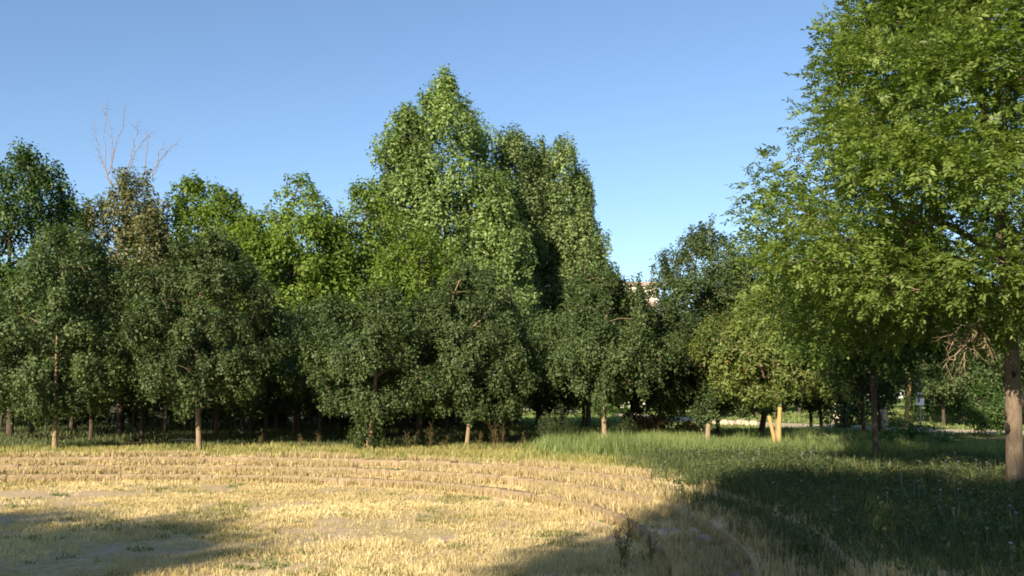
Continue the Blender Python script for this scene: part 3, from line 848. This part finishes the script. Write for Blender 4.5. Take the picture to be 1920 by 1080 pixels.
# fill at right, mid distance, keeps the lower right dark under the big tree
for k, (px, d, s) in enumerate([(1520, 45, 0.95), (1585, 47, 1.0), (1650, 44.5, 1.0), (1560, 62, 1.05), (1740, 64, 1.2), (1770, 53, 1.05), (1840, 52, 1.1), (1810, 58, 1.2), (1870, 62, 1.25), (1950, 58, 1.3), (2020, 50, 1.2)]):
    X = at(px, 800, d)[0]
    tree('shaded_maple_tree', 'dark fill maple added under the big tree at the right, in front of or beside the path', X, d, vard[k % 3], key='fill%d' % (k % 3),
         bark='bark_dark', scale=(s, s, s), rz=k * 2.1, group='added fill maples around the path')

bushes = [
    ('dry_bush', 'brown withered bush sprawling in the grass right of the slim tan trunk', 1240, 36.0, 1.25, 0.95, 'dead', 91),
    ('leafy_bush', 'small green bush standing directly beside the dry brown bush', 1195, 40.0, .7, 1.2, 'maple', 92),
    ('leafy_bush', 'dark green bush at the foot of the thin dark trunk on the right', 1700, 27.5, 1.1, 0.75, 'deep', 93),
    ('leafy_bush', 'low green sapling bush just left of the big brown trunk', 1845, 42.0, 0.9, 2.2, 'deep', 94),
    ('leafy_bush', 'low green bush behind the white sign', 1760, 62.0, 2.2, 1.4, 'deep', 95),
    ('leafy_bush', 'dark bush under the trees between the path and the pale stump', 1610, 52.0, 1.6, 1.5, 'deep', 96),
    ('leafy_bush', 'sunlit low bush on the grass beyond the path gap', 1130, 82.0, 2.6, 1.6, 'bright', 97),
]
for nm, lb, px, d, rd, h, mt, sd in bushes:
    X = at(px, 800, d)[0]; z = float(ground_h(np.array(X), np.array(d)))
    dd = build_tree_data(seed=sd, H0=0.05, H1=h, Rad=rd, prof='bush', leaf=0.11 if d < 50 else 0.2, cl=0.24 if d < 50 else 0.5, lai=4.5, cover=1.3,
                         trunk_r=0.03, trunk_pts=[(0, 0, 0), (0, 0, h * 0.3), (0, 0, h * 0.6)])
    me = mesh_np(nm, np.concatenate([dd['V'], dd['LV']]), dd['LQ'] + len(dd['V']), dd['T'], {'tint': np.concatenate([dd['ti'], np.zeros(len(dd['LV']))])})
    tag(link(nm, me, LEAF[mt], None, (X, d, z)), lb, 'bush')

# suckers at the foot of the leaning maple
dd = build_tree_data(seed=98, H0=0.05, H1=1.25, Rad=0.55, prof='bush', leaf=0.085, cl=0.14, lai=2.2, cover=0.9, vst=1.6,
                     trunk_r=0.02, trunk_pts=[(0, 0, 0), (0, 0, 0.3), (0, 0, 0.6)])
link('suckers', mesh_np('suckers', np.concatenate([dd['V'], dd['LV']]), dd['LQ'] + len(dd['V']), dd['T'], {'tint': np.concatenate([dd['ti'], np.zeros(len(dd['LV']))])}), LEAF['maple'], m3)

# ------------------------------------------------------------------ stakes, stump, log, rocks, slabs
def post(name, label, px, d, pts, rad, mat, cat, parent=None):
    X = at(px, 800, d)[0]; z = float(ground_h(np.array(X), np.array(d)))
    o = link(name, trunk_mesh(name, pts, rad, seed=int(px), flare=False, rough_=0.05), M[mat], None, (X, d, z))
    return tag(o, label, cat)


post('tree_stake', 'short yellow-lit stake leaning left at the yellowing maple, left arm of the V', 1455, 29.7,
     [(0.0, 0, -0.1), (-0.08, 0, 0.5), (-0.2, 0, 1.08)], [0.065, 0.06, 0.055], 'stake', 'stake')
post('tree_stump', 'pale broken stump beyond the path under the dark trees', 1570, 58, [(0, 0, -0.1), (0, 0, 0.6), (-0.15, 0, 1.2)], [0.35, 0.22, 0.12], 'rock', 'stump')
post('tree_stump', 'pale split stump seen between the thin dark trunk and the yellow trunk', 1656, 50, [(0, 0, -0.1), (0.05, 0, 0.7), (0.1, 0, 1.4)], [0.22, 0.17, 0.10], 'rock', 'stump')
post('tree_stump', 'small pale stump in the green grass under the dense dark maple', 1327, 31.5, [(0, 0, -0.1), (0, 0, 0.5), (0.02, 0, 0.78)], [0.085, 0.08, 0.07], 'bark_tan', 'stump')
# fallen branch in the grove
A_ = at(318, 826, 36); B_ = at(372, 829, 35.5)
V, Q = tubes([[0, 0, .05], [0.35, 0, .1], [0.7, -.1, .07]], [[0.35, 0, .1], [0.7, -.1, .07], [1.15, -.3, .05]], [.02, .035, .04], [.035, .04, .05], 8)
tag(link('fallen_branch', mesh_np('fallen_branch', V, Q), M['rock'], None, (A_[0], 36, 0.02)), 'pale fallen branch lying in the shade beside the second tan trunk', 'branch')


def rock_mesh(seed, s):
    rng = np.random.default_rng(seed)
    nu, nv = 14, 9
    V = []
    for i in range(nv + 1):
        v = math.pi * i / nv
        for k in range(nu):
            u_ = 2 * math.pi * k / nu
            V.append([math.sin(v) * math.cos(u_), math.sin(v) * math.sin(u_), math.cos(v)])
    V = np.array(V)
    n1 = noise(V[:, 0] * 1.3 + seed * 3, V[:, 1] * 1.3 + V[:, 2] * 1.7, 1.0, seed, 2)
    V = V * (0.7 + 0.6 * n1)[:, None] * np.array(s)
    Q = [[i * nu + k, (i + 1) * nu + k, (i + 1) * nu + (k + 1) % nu, i * nu + (k + 1) % nu] for i in range(nv) for k in range(nu)]
    return mesh_np('rock', V, np.array(Q))


rg = np.random.default_rng(12)
rock_lab = ['leftmost pale boulder', 'small pale boulder next to the leftmost', 'third pale boulder from the left', 'fourth pale boulder from the left', 'fifth pale boulder from the left',
            'sixth pale boulder from the left', 'seventh pale boulder from the left', 'second-last pale boulder on the right', 'rightmost pale boulder']
for k in range(9):
    px = 1338 + k * 9.5 + rg.normal() * 1.5; d = 57 + rg.normal() * 0.6; X = at(px, 800, d)[0]
    s = 0.16 + 0.12 * rg.random()
    o = link('boulder', rock_mesh(100 + k, (s * 1.2, s, s * 0.9)), M['rock'], None, (X, d, s * 0.45))
    tag(o, rock_lab[k] + ' in the row left of the yellow V stakes', 'rock', 'boulders beside the path')
slab_l = ['flat pale stone slab nearest the lit grass at the end of the terraces', 'flat grey stone slab at the shadow edge right of the terraces', 'flat stone slab in the shadow, right of the other slabs']
for k, (px, py, sx, sy) in enumerate([(1283, 962, .42, .28), (1335, 975, .5, .3), (1385, 968, .38, .45)]):
    q = ray(px, py); t_ = (-EYE + (-0.05)) / q[2]; X, Y = q[0] * t_, q[1] * t_
    z = float(ground_h(np.array(X), np.array(Y)))
    rng = np.random.default_rng(200 + k); n = 9; a = np.sort(rng.random(n) * 0.4 + np.arange(n) * 2 * math.pi / n)
    rr_ = 0.8 + 0.35 * rng.random(n)
    V = [[math.cos(t) * sx * q_, math.sin(t) * sy * q_, 0.045 + 0.01 * rng.random()] for t, q_ in zip(a, rr_)]
    V2 = [[v[0] * 1.05, v[1] * 1.05, -0.06] for v in V]
    faces_t = [[2 * n, i, (i + 1) % n] for i in range(n)]
    Q = [[i, n + i, n + (i + 1) % n, (i + 1) % n] for i in range(n)]
    o = link('stone_slab', mesh_np('stone_slab', np.array(V + V2 + [[0, 0, 0.06]]), np.array(Q), np.array(faces_t), smooth=False), M['rock'], None, (X, Y, z))
    tag(o, slab_l[k], 'slab', 'stone slabs at the end of the terraces')

# ------------------------------------------------------------------ terraces' stone kerbs


def kerb(level, label):
    rng = np.random.default_rng(300 + level)
    rho = RHO[level]; z1 = -3 * RISE + (level + 1) * RISE
    ths = np.linspace(0, 2 * math.pi, 4000); X, Y = bowl_pt(rho, ths)
    s = np.concatenate([[0], np.cumsum(np.hypot(np.diff(X), np.diff(Y)))])
    Lb = []; p_ = 0
    while p_ < s[-1] - 0.3:
        w = 0.38 + 0.3 * rng.random(); Lb.append((p_, min(p_ + w, s[-1]))); p_ += w
    V, Q = [], []
    tlo = (0.02, 0.3, 0.42)[level]
    for (a, b_) in Lb:
        if not tlo < np.interp(a, s, ths) < 3.7: continue
        gap = 0.012 + 0.02 * rng.random()
        out_ = rng.normal() * 0.012; top = z1 + 0.016 + rng.normal() * 0.008; tilt = rng.normal() * 0.008; dep = 0.24 + 0.04 * rng.random()
        m_ = 3; base = len(V); rows = []
        for i in range(m_):
            ss = a + gap / 2 + (b_ - a - gap) * i / (m_ - 1)
            t = np.interp(ss, s, ths); x0, y0 = bowl_pt(rho, t)
            n_ = np.array([x0 - BX, y0 - BY]); n_ /= np.hypot(*n_)
            jit = 0 if 0 < i < m_ - 1 else 0.012
            f0 = np.array([x0, y0]) - n_ * (0.04 - out_ * 0.7 - jit); f1 = np.array([x0, y0]) + n_ * dep
            zt = top + tilt * (i - 1)
            bv = 0.02
            rows.append([(*f0, z1 - RISE - 0.05), (*f0, zt - bv), (*(f0 + n_ * bv), zt), (*(f1 - n_ * bv), zt), (*f1, zt - 0.03), (*f1, zt - 0.06)])
        for r_ in rows: V += r_
        for i in range(m_ - 1):
            for k in range(5):
                Q.append([base + i * 6 + k, base + i * 6 + k + 1, base + (i + 1) * 6 + k + 1, base + (i + 1) * 6 + k])
        for i, rev in ((0, False), (m_ - 1, True)):
            o_ = base + i * 6
            for f in ([o_, o_ + 1, o_ + 2, o_ + 3], [o_, o_ + 3, o_ + 4, o_ + 5]):
                Q.append(f[::-1] if not rev else f)
    o = link('terrace_kerb', mesh_np('terrace_kerb', np.array(V), np.array(Q), smooth=False), M['stone'])
    tag(o, label, 'kerb', 'curved stone kerbs of the terraces')


kerb(0, 'lowest curved stone kerb, edging the dry lawn at the foot of the terraces')
kerb(1, 'middle curved stone kerb of the three overgrown terraces')
kerb(2, 'topmost curved stone kerb, just below the strip of grass in front of the maples')

# ------------------------------------------------------------------ white sign, far building


def box(x0, x1, y0, y1, z0, z1):
    V = np.array([[x, y, z] for z in (z0, z1) for y in (y0, y1) for x in (x0, x1)], float)
    Q = np.array([[0, 2, 3, 1], [4, 5, 7, 6], [0, 1, 5, 4], [2, 6, 7, 3], [0, 4, 6, 2], [1, 3, 7, 5]])
    return V, Q


def boxes(name, lst, mat, parent=None):
    V, Q, n = [], [], 0
    for b_ in lst:
        v, q = box(*b_); V.append(v); Q.append(q + n); n += 8
    return link(name, mesh_np(name, np.concatenate(V), np.concatenate(Q), smooth=False), M[mat], parent)


sX = at(1727, 800, 48)[0]; sz = float(ground_h(np.array(sX), np.array(48.0)))
sg = empty('park_sign', (sX, 48, sz), 0, 'small white sign board on a thin grey post beyond the yellow trunk', 'sign')
boxes('post', [(-.03, .03, 0.001, .06, -.1, 1.72)], 'metal', sg)
boxes('board', [(-.19, .19, -.03, 0, 1.25, 1.58)], 'white', sg)
boxes('cap', [(-.08, .08, -.03, .07, 1.721, 1.85)], 'white', sg)

BD = 150.0
b0 = at(1135, 800, BD)[0]; b1 = at(1238, 800, BD)[0]; zt = at(1190, 536, BD)[2]
bl = empty('apartment_building', ((b0 + b1) / 2, BD, 0), 0, 'far white apartment block with a red-brown roof edge, showing through the gap in the trees', 'building')
hw = (b1 - b0) / 2
boxes('wall', [(-hw, hw, 0, 12, -.2, zt)], 'wall', bl)
rf = boxes('roof', [(-hw - .3, hw + .3, -.4, 12.4, zt + .003, zt + .55)], 'roof', bl)
boxes('brick_tower', [(-hw + .4, -hw + 2.6, 1.0, 4, zt + .553, zt + 2.0)], 'brick', bl)
boxes('brick_band', [(-hw, hw, -.06, -.004, zt - 3.4, zt - 2.2)], 'brick', bl)
for fl in range(6):
    for c_ in range(4):
        x0 = -hw + 0.8 + c_ * (2 * hw - 1.6) / 4 + .3; z0 = zt - 5.2 - fl * 2.9 + (0.0)
        if z0 < 0.5: continue
        w_ = boxes('window', [(x0, x0 + 1.1, -.05, -.002, z0, z0 + 1.3)], 'glass', bl)

# ------------------------------------------------------------------ grasses


def blades(P, h, w, rng, lean=0.35, tint=None, curl=0.5):
    n = len(P)
    az = rng.random(n) * 2 * math.pi
    side = np.stack([np.cos(az), np.sin(az), np.zeros(n)], -1)
    la = rng.random(n) * 2 * math.pi; lm = np.abs(rng.normal(size=n)) * lean
    ln = np.stack([np.cos(la) * lm, np.sin(la) * lm, np.ones(n)], -1); ln = norm(ln)
    ln2 = ln.copy(); ln2[:, :2] *= (1 + curl * 2); ln2 = norm(ln2)
    h = h[:, None]; w = w[:, None]
    mid = P + ln * h * 0.55
    tip = mid + ln2 * h * 0.45
    V = np.stack([P - side * w * .5, P + side * w * .5, mid + side * w * .42, mid - side * w * .42, tip], 1)
    b_ = (np.arange(n) * 5)[:, None]
    Q = b_ + [0, 1, 2, 3]; T = b_ + [3, 2, 4]
    return V.reshape(-1, 3), Q, T, np.repeat(tint, 5)


def in_view(x, y, marg=1.5):
    return np.abs(x) < 0.54 * y + marg


def scatter(n, y0, y1, rng, power=1.0):
    """points denser near the camera inside the viewed wedge"""
    y = y0 + (y1 - y0) * rng.random(n) ** power
    hw_ = 0.54 * y + 1.5
    x = (rng.random(n) * 2 - 1) * hw_
    return x, y


def grass(name, label, x, y, hgt, wid, mat, rng, tint, cat='grass', lean=0.35, sink=0.01, curl=0.5):
    P = np.stack([x, y, ground_h(x, y) - sink], -1)
    V, Q, T, ti = blades(P, hgt, wid, rng, lean, np.clip(tint, 0, 1), curl)
    o = link(name, mesh_np(name, V, Q, T, {'tint': ti}), LEAF[mat])
    return tag(o, label, cat, kind='stuff')


rng = np.random.default_rng(900)


def tufty(x, y, rng, k, spread):
    """turn points into tufts of k blades"""
    X = np.repeat(x, k) + rng.normal(size=len(x) * k) * spread
    Y = np.repeat(y, k) + rng.normal(size=len(x) * k) * spread
    return X, Y


# dry lawn and terraces
x, y = scatter(64000, 8.5, 28.5, rng, 0.85)
patch = noise(x, y, 1.4, 21, 4)
g = green_mask(x, y)
keep = (rng.random(len(x)) < np.clip((patch - 0.36) * 5, 0.06, 1)) & (rng.random(len(x)) > g * 0.9)
barep = (((x + 12) / 4.6) ** 2 + ((y - 22.0) / 0.85) ** 2 < 0.6 + 0.9 * noise(x, y, 0.5, 91)) | (((x + 8.6) / 1.6) ** 2 + ((y - 17.3) / 0.5) ** 2 < 1)
keep &= ~(barep & (rng.random(len(x)) < 0.9))
terr = (rho_of(x, y) > RHO[0] - 0.004) & (rho_of(x, y) < RHO[2] + 0.03)
keep &= ~(terr & (rng.random(len(x)) < 0.3))
x, y = x[keep], y[keep]
hb = 0.03 + 0.075 * noise(x, y, 0.8, 22, 3)
tb = 0.45 + 1.1 * (noise(x, y, 2.4, 23, 4) - 0.5) + 0.9 * (noise(x, y, 0.35, 24, 2) - 0.5)
K = 9
X, Y = tufty(x, y, rng, K, 0.05)
Hh = np.repeat(hb, K) * (0.6 + 0.9 * rng.random(len(X)))
Ti = np.repeat(tb, K) + rng.normal(size=len(X)) * 0.15
grass('dry_grass', 'short straw-yellow dry grass over the lawn and terraces', X, Y, Hh, 0.005 + 0.0004 * Y, 'grass_dry', rng, Ti, lean=0.95)

# straw standing against the risers
xs, ys = [], []
for lv, off in ((0, -.012), (1, -.012), (2, -.012), (0, .045), (1, .045), (2, .045)):
    t = rng.random(9500) * 2 * math.pi
    a_, b_ = bowl_pt(RHO[lv] + off * (0.2 + 0.8 * rng.random(len(t))), t); xs.append(a_); ys.append(b_)
x = np.concatenate(xs); y = np.concatenate(ys)
k_ = in_view(x, y) & (y > 8.5) & ((noise(x, y, 1.1, 31, 3) > 0.47) | (rng.random(len(x)) < 0.12)) & (rng.random(len(x)) > 0.9 * sstep(2.6, 4.2, x))
x, y = x[k_], y[k_]
X, Y = tufty(x, y, rng, 7, 0.035)
grass('step_grass', 'dry straw tufts growing against the terrace steps', X, Y, 0.06 + 0.15 * rng.random(len(X)), 0.008 + 0.0003 * Y, 'straw_brown', rng,
      0.35 + 0.25 * rng.normal(size=len(X)), lean=0.3)

# sparse green bits in the dry lawn
x, y = scatter(15000, 8.5, 27.5, rng, 0.85)
k_ = (noise(x, y, 1.1, 41, 3) > 0.62) & (rho_of(x, y) < 1.25)
x, y = x[k_], y[k_]
X, Y = tufty(x, y, rng, 6, 0.05)
grass('green_grass_patches', 'sparse green tufts scattered through the dry lawn', X, Y, 0.05 + 0.07 * rng.random(len(X)), 0.008 + 0.0004 * Y, 'grass_mix', rng,
      0.4 + 0.25 * rng.normal(size=len(X)), lean=0.6)

x, y = scatter(26000, 8.5, 27, rng, 0.85)
k_ = (noise(x, y, 0.75, 43, 2) > 0.74) & (rho_of(x, y) < 1.2)
x, y = x[k_], y[k_]
X, Y = tufty(x, y, rng, 7, 0.04)
grass('lawn_weeds', 'small fresh green weed patches in the dry lawn', X, Y, 0.03 + 0.06 * rng.random(len(X)), 0.014 + 0.0004 * Y, 'grass_green', rng,
      0.3 + 0.2 * rng.normal(size=len(X)), cat='weeds', lean=1.0)

# strip of grass on the upper ground in front of the trees
x, y = scatter(30000, 9, 31.5, rng, 0.6)
r_ = rho_of(x, y)
k_ = (r_ > RHO[2] + 0.03) & (rng.random(len(x)) < 0.9 - 0.7 * green_mask(x, y))
x, y = x[k_], y[k_]
X, Y = tufty(x, y, rng, 8, 0.07)
grass('verge_grass', 'yellow-green grass strip between the terraces and the maples', X, Y, (0.05 + 0.10 * rng.random(len(X))) * (0.6 + noise(X, Y, 1.2, 51)) * (1 + 1.2 * green_mask(X, Y)),
      0.006 + 0.0005 * Y, 'grass_mix', rng, 0.45 + 0.25 * rng.normal(size=len(X)) + (noise(X, Y, 2.0, 52) - .5) * .8, lean=0.35)

# tall green grass on the rise in the middle and at right
x, y = scatter(60000, 18, 37, rng, 0.7)
dens = sstep(0.2, 2.2, x - 0.05 * (y - 28)) * sstep(25.8, 28.5, y + 0.28 * x) * (1 - sstep(34, 37, y))
dens *= 1 - sstep(10.5, 13, x) * sstep(28.5, 31, y)
dens = np.where((x > 6.5) & (x < 9.5) & (y > 29), dens * 0.55, dens)
k_ = rng.random(len(x)) < dens * np.clip((noise(x, y, 1.8, 61, 3) - 0.25) * 3, 0.15, 1)
x, y = x[k_], y[k_]
hb = (0.22 + 0.38 * noise(x, y, 1.5, 62, 3)) * (1 - 0.75 * np.exp(-(((x - 8.0) / 1.0) ** 2 + ((y - 28.6) / 1.8) ** 2)))
X, Y = tufty(x, y, rng, 8, 0.07)
grass('tall_green_grass', 'tall blue-green grass on the rise below the slim-trunk maple', X, Y, np.repeat(hb, 8) * (0.5 + rng.random(len(X)) * 0.9), 0.010 + 0.0003 * Y,
      'grass_green', rng, 0.42 + 0.2 * rng.normal(size=len(X)) + (noise(X, Y, 1.5, 63) - .5) * .7, lean=0.3)

# woodland floor and far grass
x, y = scatter(26000, 30.5, 62, rng, 1.3)
k_ = noise(x, y, 2.5, 71) > 0.4
x, y = x[k_], y[k_]
pd = np.min(np.hypot(x[:, None] - np.interp(np.linspace(0, 9, 80), range(10), [q[0] for q in PATH])[None], y[:, None] - np.interp(np.linspace(0, 9, 80), range(10), [q[1] for q in PATH])[None]), axis=1)
x, y = x[pd > 2.9], y[pd > 2.9]
X, Y = tufty(x, y, rng, 5, 0.14)
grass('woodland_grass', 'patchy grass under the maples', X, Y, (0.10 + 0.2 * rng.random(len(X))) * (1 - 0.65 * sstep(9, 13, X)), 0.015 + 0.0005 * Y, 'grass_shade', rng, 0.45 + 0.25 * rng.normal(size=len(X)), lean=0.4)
x, y = scatter(30000, 42, 125, rng, 0.9)
k_ = (x > -2)
x, y = x[k_], y[k_]
pd = np.min(np.hypot(x[:, None] - np.interp(np.linspace(0, 9, 120), range(10), [q[0] for q in PATH])[None], y[:, None] - np.interp(np.linspace(0, 9, 120), range(10), [q[1] for q in PATH])[None]), axis=1)
x, y = x[pd > 2.9], y[pd > 2.9]
X, Y = tufty(x, y, rng, 5, 0.25)
grass('meadow_grass', 'lit yellow-green grass beside and beyond the gravel path', X, Y, 0.08 + 0.14 * rng.random(len(X)), 0.03 + 0.0006 * Y, 'grass_green', rng, 0.5 + 0.25 * rng.normal(size=len(X)), lean=0.4)

# leafy weeds in the shaded right foreground
x, y = scatter(26000, 8.6, 29, rng, 0.8)
dn = sstep(2.6, 5.0, x) * (rho_of(x, y) > RHO[0] + 0.02)
k_ = rng.random(len(x)) < dn * np.clip((noise(x, y, 1.6, 81, 3) - 0.22) * 2.6, 0.2, 1)
x, y = x[k_], y[k_]
n = len(x)
hgt = (0.14 + 0.3 * noise(x, y, 1.3, 82, 3)) * (0.7 + 0.5 * rng.random(n))
z0 = ground_h(x, y)
NL = 13
f = rng.random((n, NL)) ** 0.7
lean_ = rng.normal(size=(n, 1, 2)) * 0.22
P = np.stack([x[:, None] + (lean_[:, :, 0] * f * hgt[:, None]) + rng.normal(size=(n, NL)) * 0.022, y[:, None] + (lean_[:, :, 1] * f * hgt[:, None]) + rng.normal(size=(n, NL)) * 0.022,
              z0[:, None] + f * hgt[:, None]], -1).reshape(-1, 3)
nr = norm(rng.normal(size=P.shape) * 0.7 + [0, 0, 0.8])
V1, T1, t1 = leaves(P, nr, 0.035 + 0.045 * rng.random(len(P)), rng, np.clip(rng.normal(0.45, 0.2, len(P)), 0, 1), 0.5)
S0 = np.stack([x, y, z0 - 0.01], -1); S1 = S0 + np.stack([lean_[:, 0, 0] * hgt, lean_[:, 0, 1] * hgt, hgt], -1)
V2, Q2 = tubes(S0, S1, np.full(n, 0.0035), np.full(n, 0.0018), 3)
o = link('leafy_weeds', mesh_np('leafy_weeds', np.concatenate([V1, V2]), Q2 + len(V1), T1, {'tint': np.concatenate([t1, np.full(len(V2), .4)])}), LEAF['weed'])
tag(o, 'knee-high grey-green weeds filling the shaded right foreground', 'weeds', kind='stuff')
# grass among them
x, y = scatter(26000, 8.6, 27, rng, 0.75)
k_ = rng.random(len(x)) < sstep(2.0, 4.5, x) * (rho_of(x, y) > RHO[1]); x, y = x[k_], y[k_]
X, Y = tufty(x, y, rng, 6, 0.06)
grass('weedy_grass', 'mixed grass among the weeds in the right foreground', X, Y, 0.14 + 0.25 * rng.random(len(X)), 0.006 + 0.0004 * Y, 'weed', rng,
      0.4 + 0.25 * rng.normal(size=len(X)), lean=0.4)
# small pale flowers
x, y = scatter(1800, 8.6, 29, rng, 0.8)
k_ = (rng.random(len(x)) < sstep(2.8, 5.5, x) * 0.45) & (noise(x, y, 2.2, 85) > 0.42); x, y = x[k_], y[k_]; n = len(x)
hf = 0.25 + 0.3 * rng.random(n)
P = np.stack([x, y, ground_h(x, y) + hf], -1)
Pk = np.repeat(P, 6, 0); a = np.tile(np.arange(6) * math.pi / 3, n)
ax = np.stack([np.cos(a), np.sin(a), np.full(6 * n, 0.15)], -1)
V1, T1, t1 = leaves(Pk, norm(np.tile([0, -0.35, 1.0], (6 * n, 1)) + rng.normal(size=(6 * n, 3)) * 0.1), np.full(6 * n, 0.021), rng, np.repeat(rng.random(n), 6), 0.7, ax)
V2, Q2 = tubes(P - [0, 0, 1] * hf[:, None], P, np.full(n, 0.002), np.full(n, 0.0015), 3)
o = link('wildflowers', mesh_np('wildflowers', np.concatenate([V1, V2]), Q2 + len(V1), T1, {'tint': np.concatenate([t1, np.full(len(V2), 0.0)])}), LEAF['flower'])
tag(o, 'tiny pale blue-white flowers dotted through the weeds', 'flowers', kind='stuff')


# single tall weeds one can count
def tall_weed(px, d, h, label, seed, mat_leaf='dead', group=None, spread=0.12, stems=3, thin=1.0):
    X = at(px, 800, d)[0]; rng = np.random.default_rng(seed)
    z = float(ground_h(np.array(X), np.array(d)))
    A, B, ra, rb, LP = [], [], [], [], []
    for s in range(stems):
        p_ = np.array([rng.normal() * 0.03, rng.normal() * 0.03, 0.0]); dr = np.array([rng.normal() * spread, rng.normal() * spread, 1.0])
        hh = h * (0.65 + 0.35 * rng.random()) if s else h
        nseg = 7
        for k in range(nseg):
            q = p_ + norm(dr) * hh / nseg; dr = dr + rng.normal(size=3) * [0.07, 0.07, 0]
            A.append(p_); B.append(q); ra.append(thin * (0.006 * (1 - k / nseg) + 0.002)); rb.append(thin * (0.006 * (1 - (k + 1) / nseg) + 0.002))
            if k >= 1:
                for _ in range(3):
                    e_ = q + norm(np.array([rng.normal(), rng.normal(), 0.9])) * hh * 0.2
                    A.append(q - norm(dr) * 0.01); B.append(e_); ra.append(0.003); rb.append(0.0015); LP += [e_, (q + e_) / 2, e_]
            p_ = q
        LP += [p_] * 3
    V, Q = tubes(A, B, ra, rb, 4)
    LP = np.array(LP); n = len(LP)
    V1, T1, ti = leaves(LP + rng.normal(size=(n, 3)) * 0.006, norm(rng.normal(size=(n, 3))), (0.03 if mat_leaf != 'dead' else 0.017) * (0.7 + 0.7 * rng.random(n)), rng, rng.random(n) * (1 if mat_leaf != 'dead' else 0.6), 0.6)
    me = mesh_np('tall_weed', np.concatenate([V1, V]), Q + len(V1), T1, {'tint': np.concatenate([ti, np.full(len(V), 0.1)])})
    tag(link('tall_weed', me, LEAF[mat_leaf], None, (X, d, z - 0.01)), label, 'weed', group)


tall_weed(1166, 12.6, 0.62, 'dark dry branching weed standing at the edge of the foreground shadow', 1, stems=7, spread=0.13, thin=0.55)
tall_weed(1218, 13.0, 0.42, 'short dry weed just right of the dark branching weed', 2, stems=3)
G = 'dry weed stalks along the top of the terraces'
for k, (px, d, h, lb) in enumerate([
        (805, 29.0, 0.85, 'tall thin dry stalk against the dark shade right of the leaning maple'),
        (566, 29.0, 0.5, 'dry stalk against the dark shade left of the leaning maple'),
        (602, 29.2, 0.55, 'forked dry stalk just left of the leaning maple'),
        (490, 29.2, 0.5, 'dry stalk between the second tan trunk and the leaning maple'),
        (928, 29.2, 0.85, 'bushy dry weed right of the partly shaded short trunk'),
        (945, 29.4, 0.8, 'branching dry weed among the stalks below the broad dark maple'),
        (898, 29.0, 0.55, 'low dry weed just right of the short trunk'),
        (830, 29.0, 0.5, 'low dry weed just left of the short trunk'),
        (770, 29.2, 0.6, 'leaning dry weed between the leaning maple and the tall thin stalk'),
        (985, 29.0, 0.6, 'dry weed where the green grass begins')]):
    tall_weed(px, d, h, lb, 20 + k, group=G)
G2 = 'tall green weeds in the grass'
for k, (px, d, h, mt, lb) in enumerate([
        (1018, 30.5, 1.0, 'weed', 'green upright weed at the left end of the tall green grass'),
        (1040, 31.0, 1.2, 'weed', 'tall green plume beside the left end of the tall green grass'),
        (1062, 31.0, 1.3, 'weed', 'tallest green plume standing against the dark shade'),
        (1168, 31.5, 1.0, 'weed', 'green plume right of the slim tan trunk'),
        (1505, 26.5, 0.9, 'weed', 'tall green weed right of the forked pale trunk'),
        (1542, 27.0, 0.9, 'weed', 'leafy tall weed against the shaded path'),
        (1590, 26.0, 0.8, 'weed', 'leafy weed left of the thin dark trunk'),
        (1478, 22.0, 0.6, 'weed', 'grey-green weed at the edge of the foreground shadow below the forked trunk')]):
    tall_weed(px, d, h, lb, 50 + k, mt, G2, stems=9, spread=0.2)
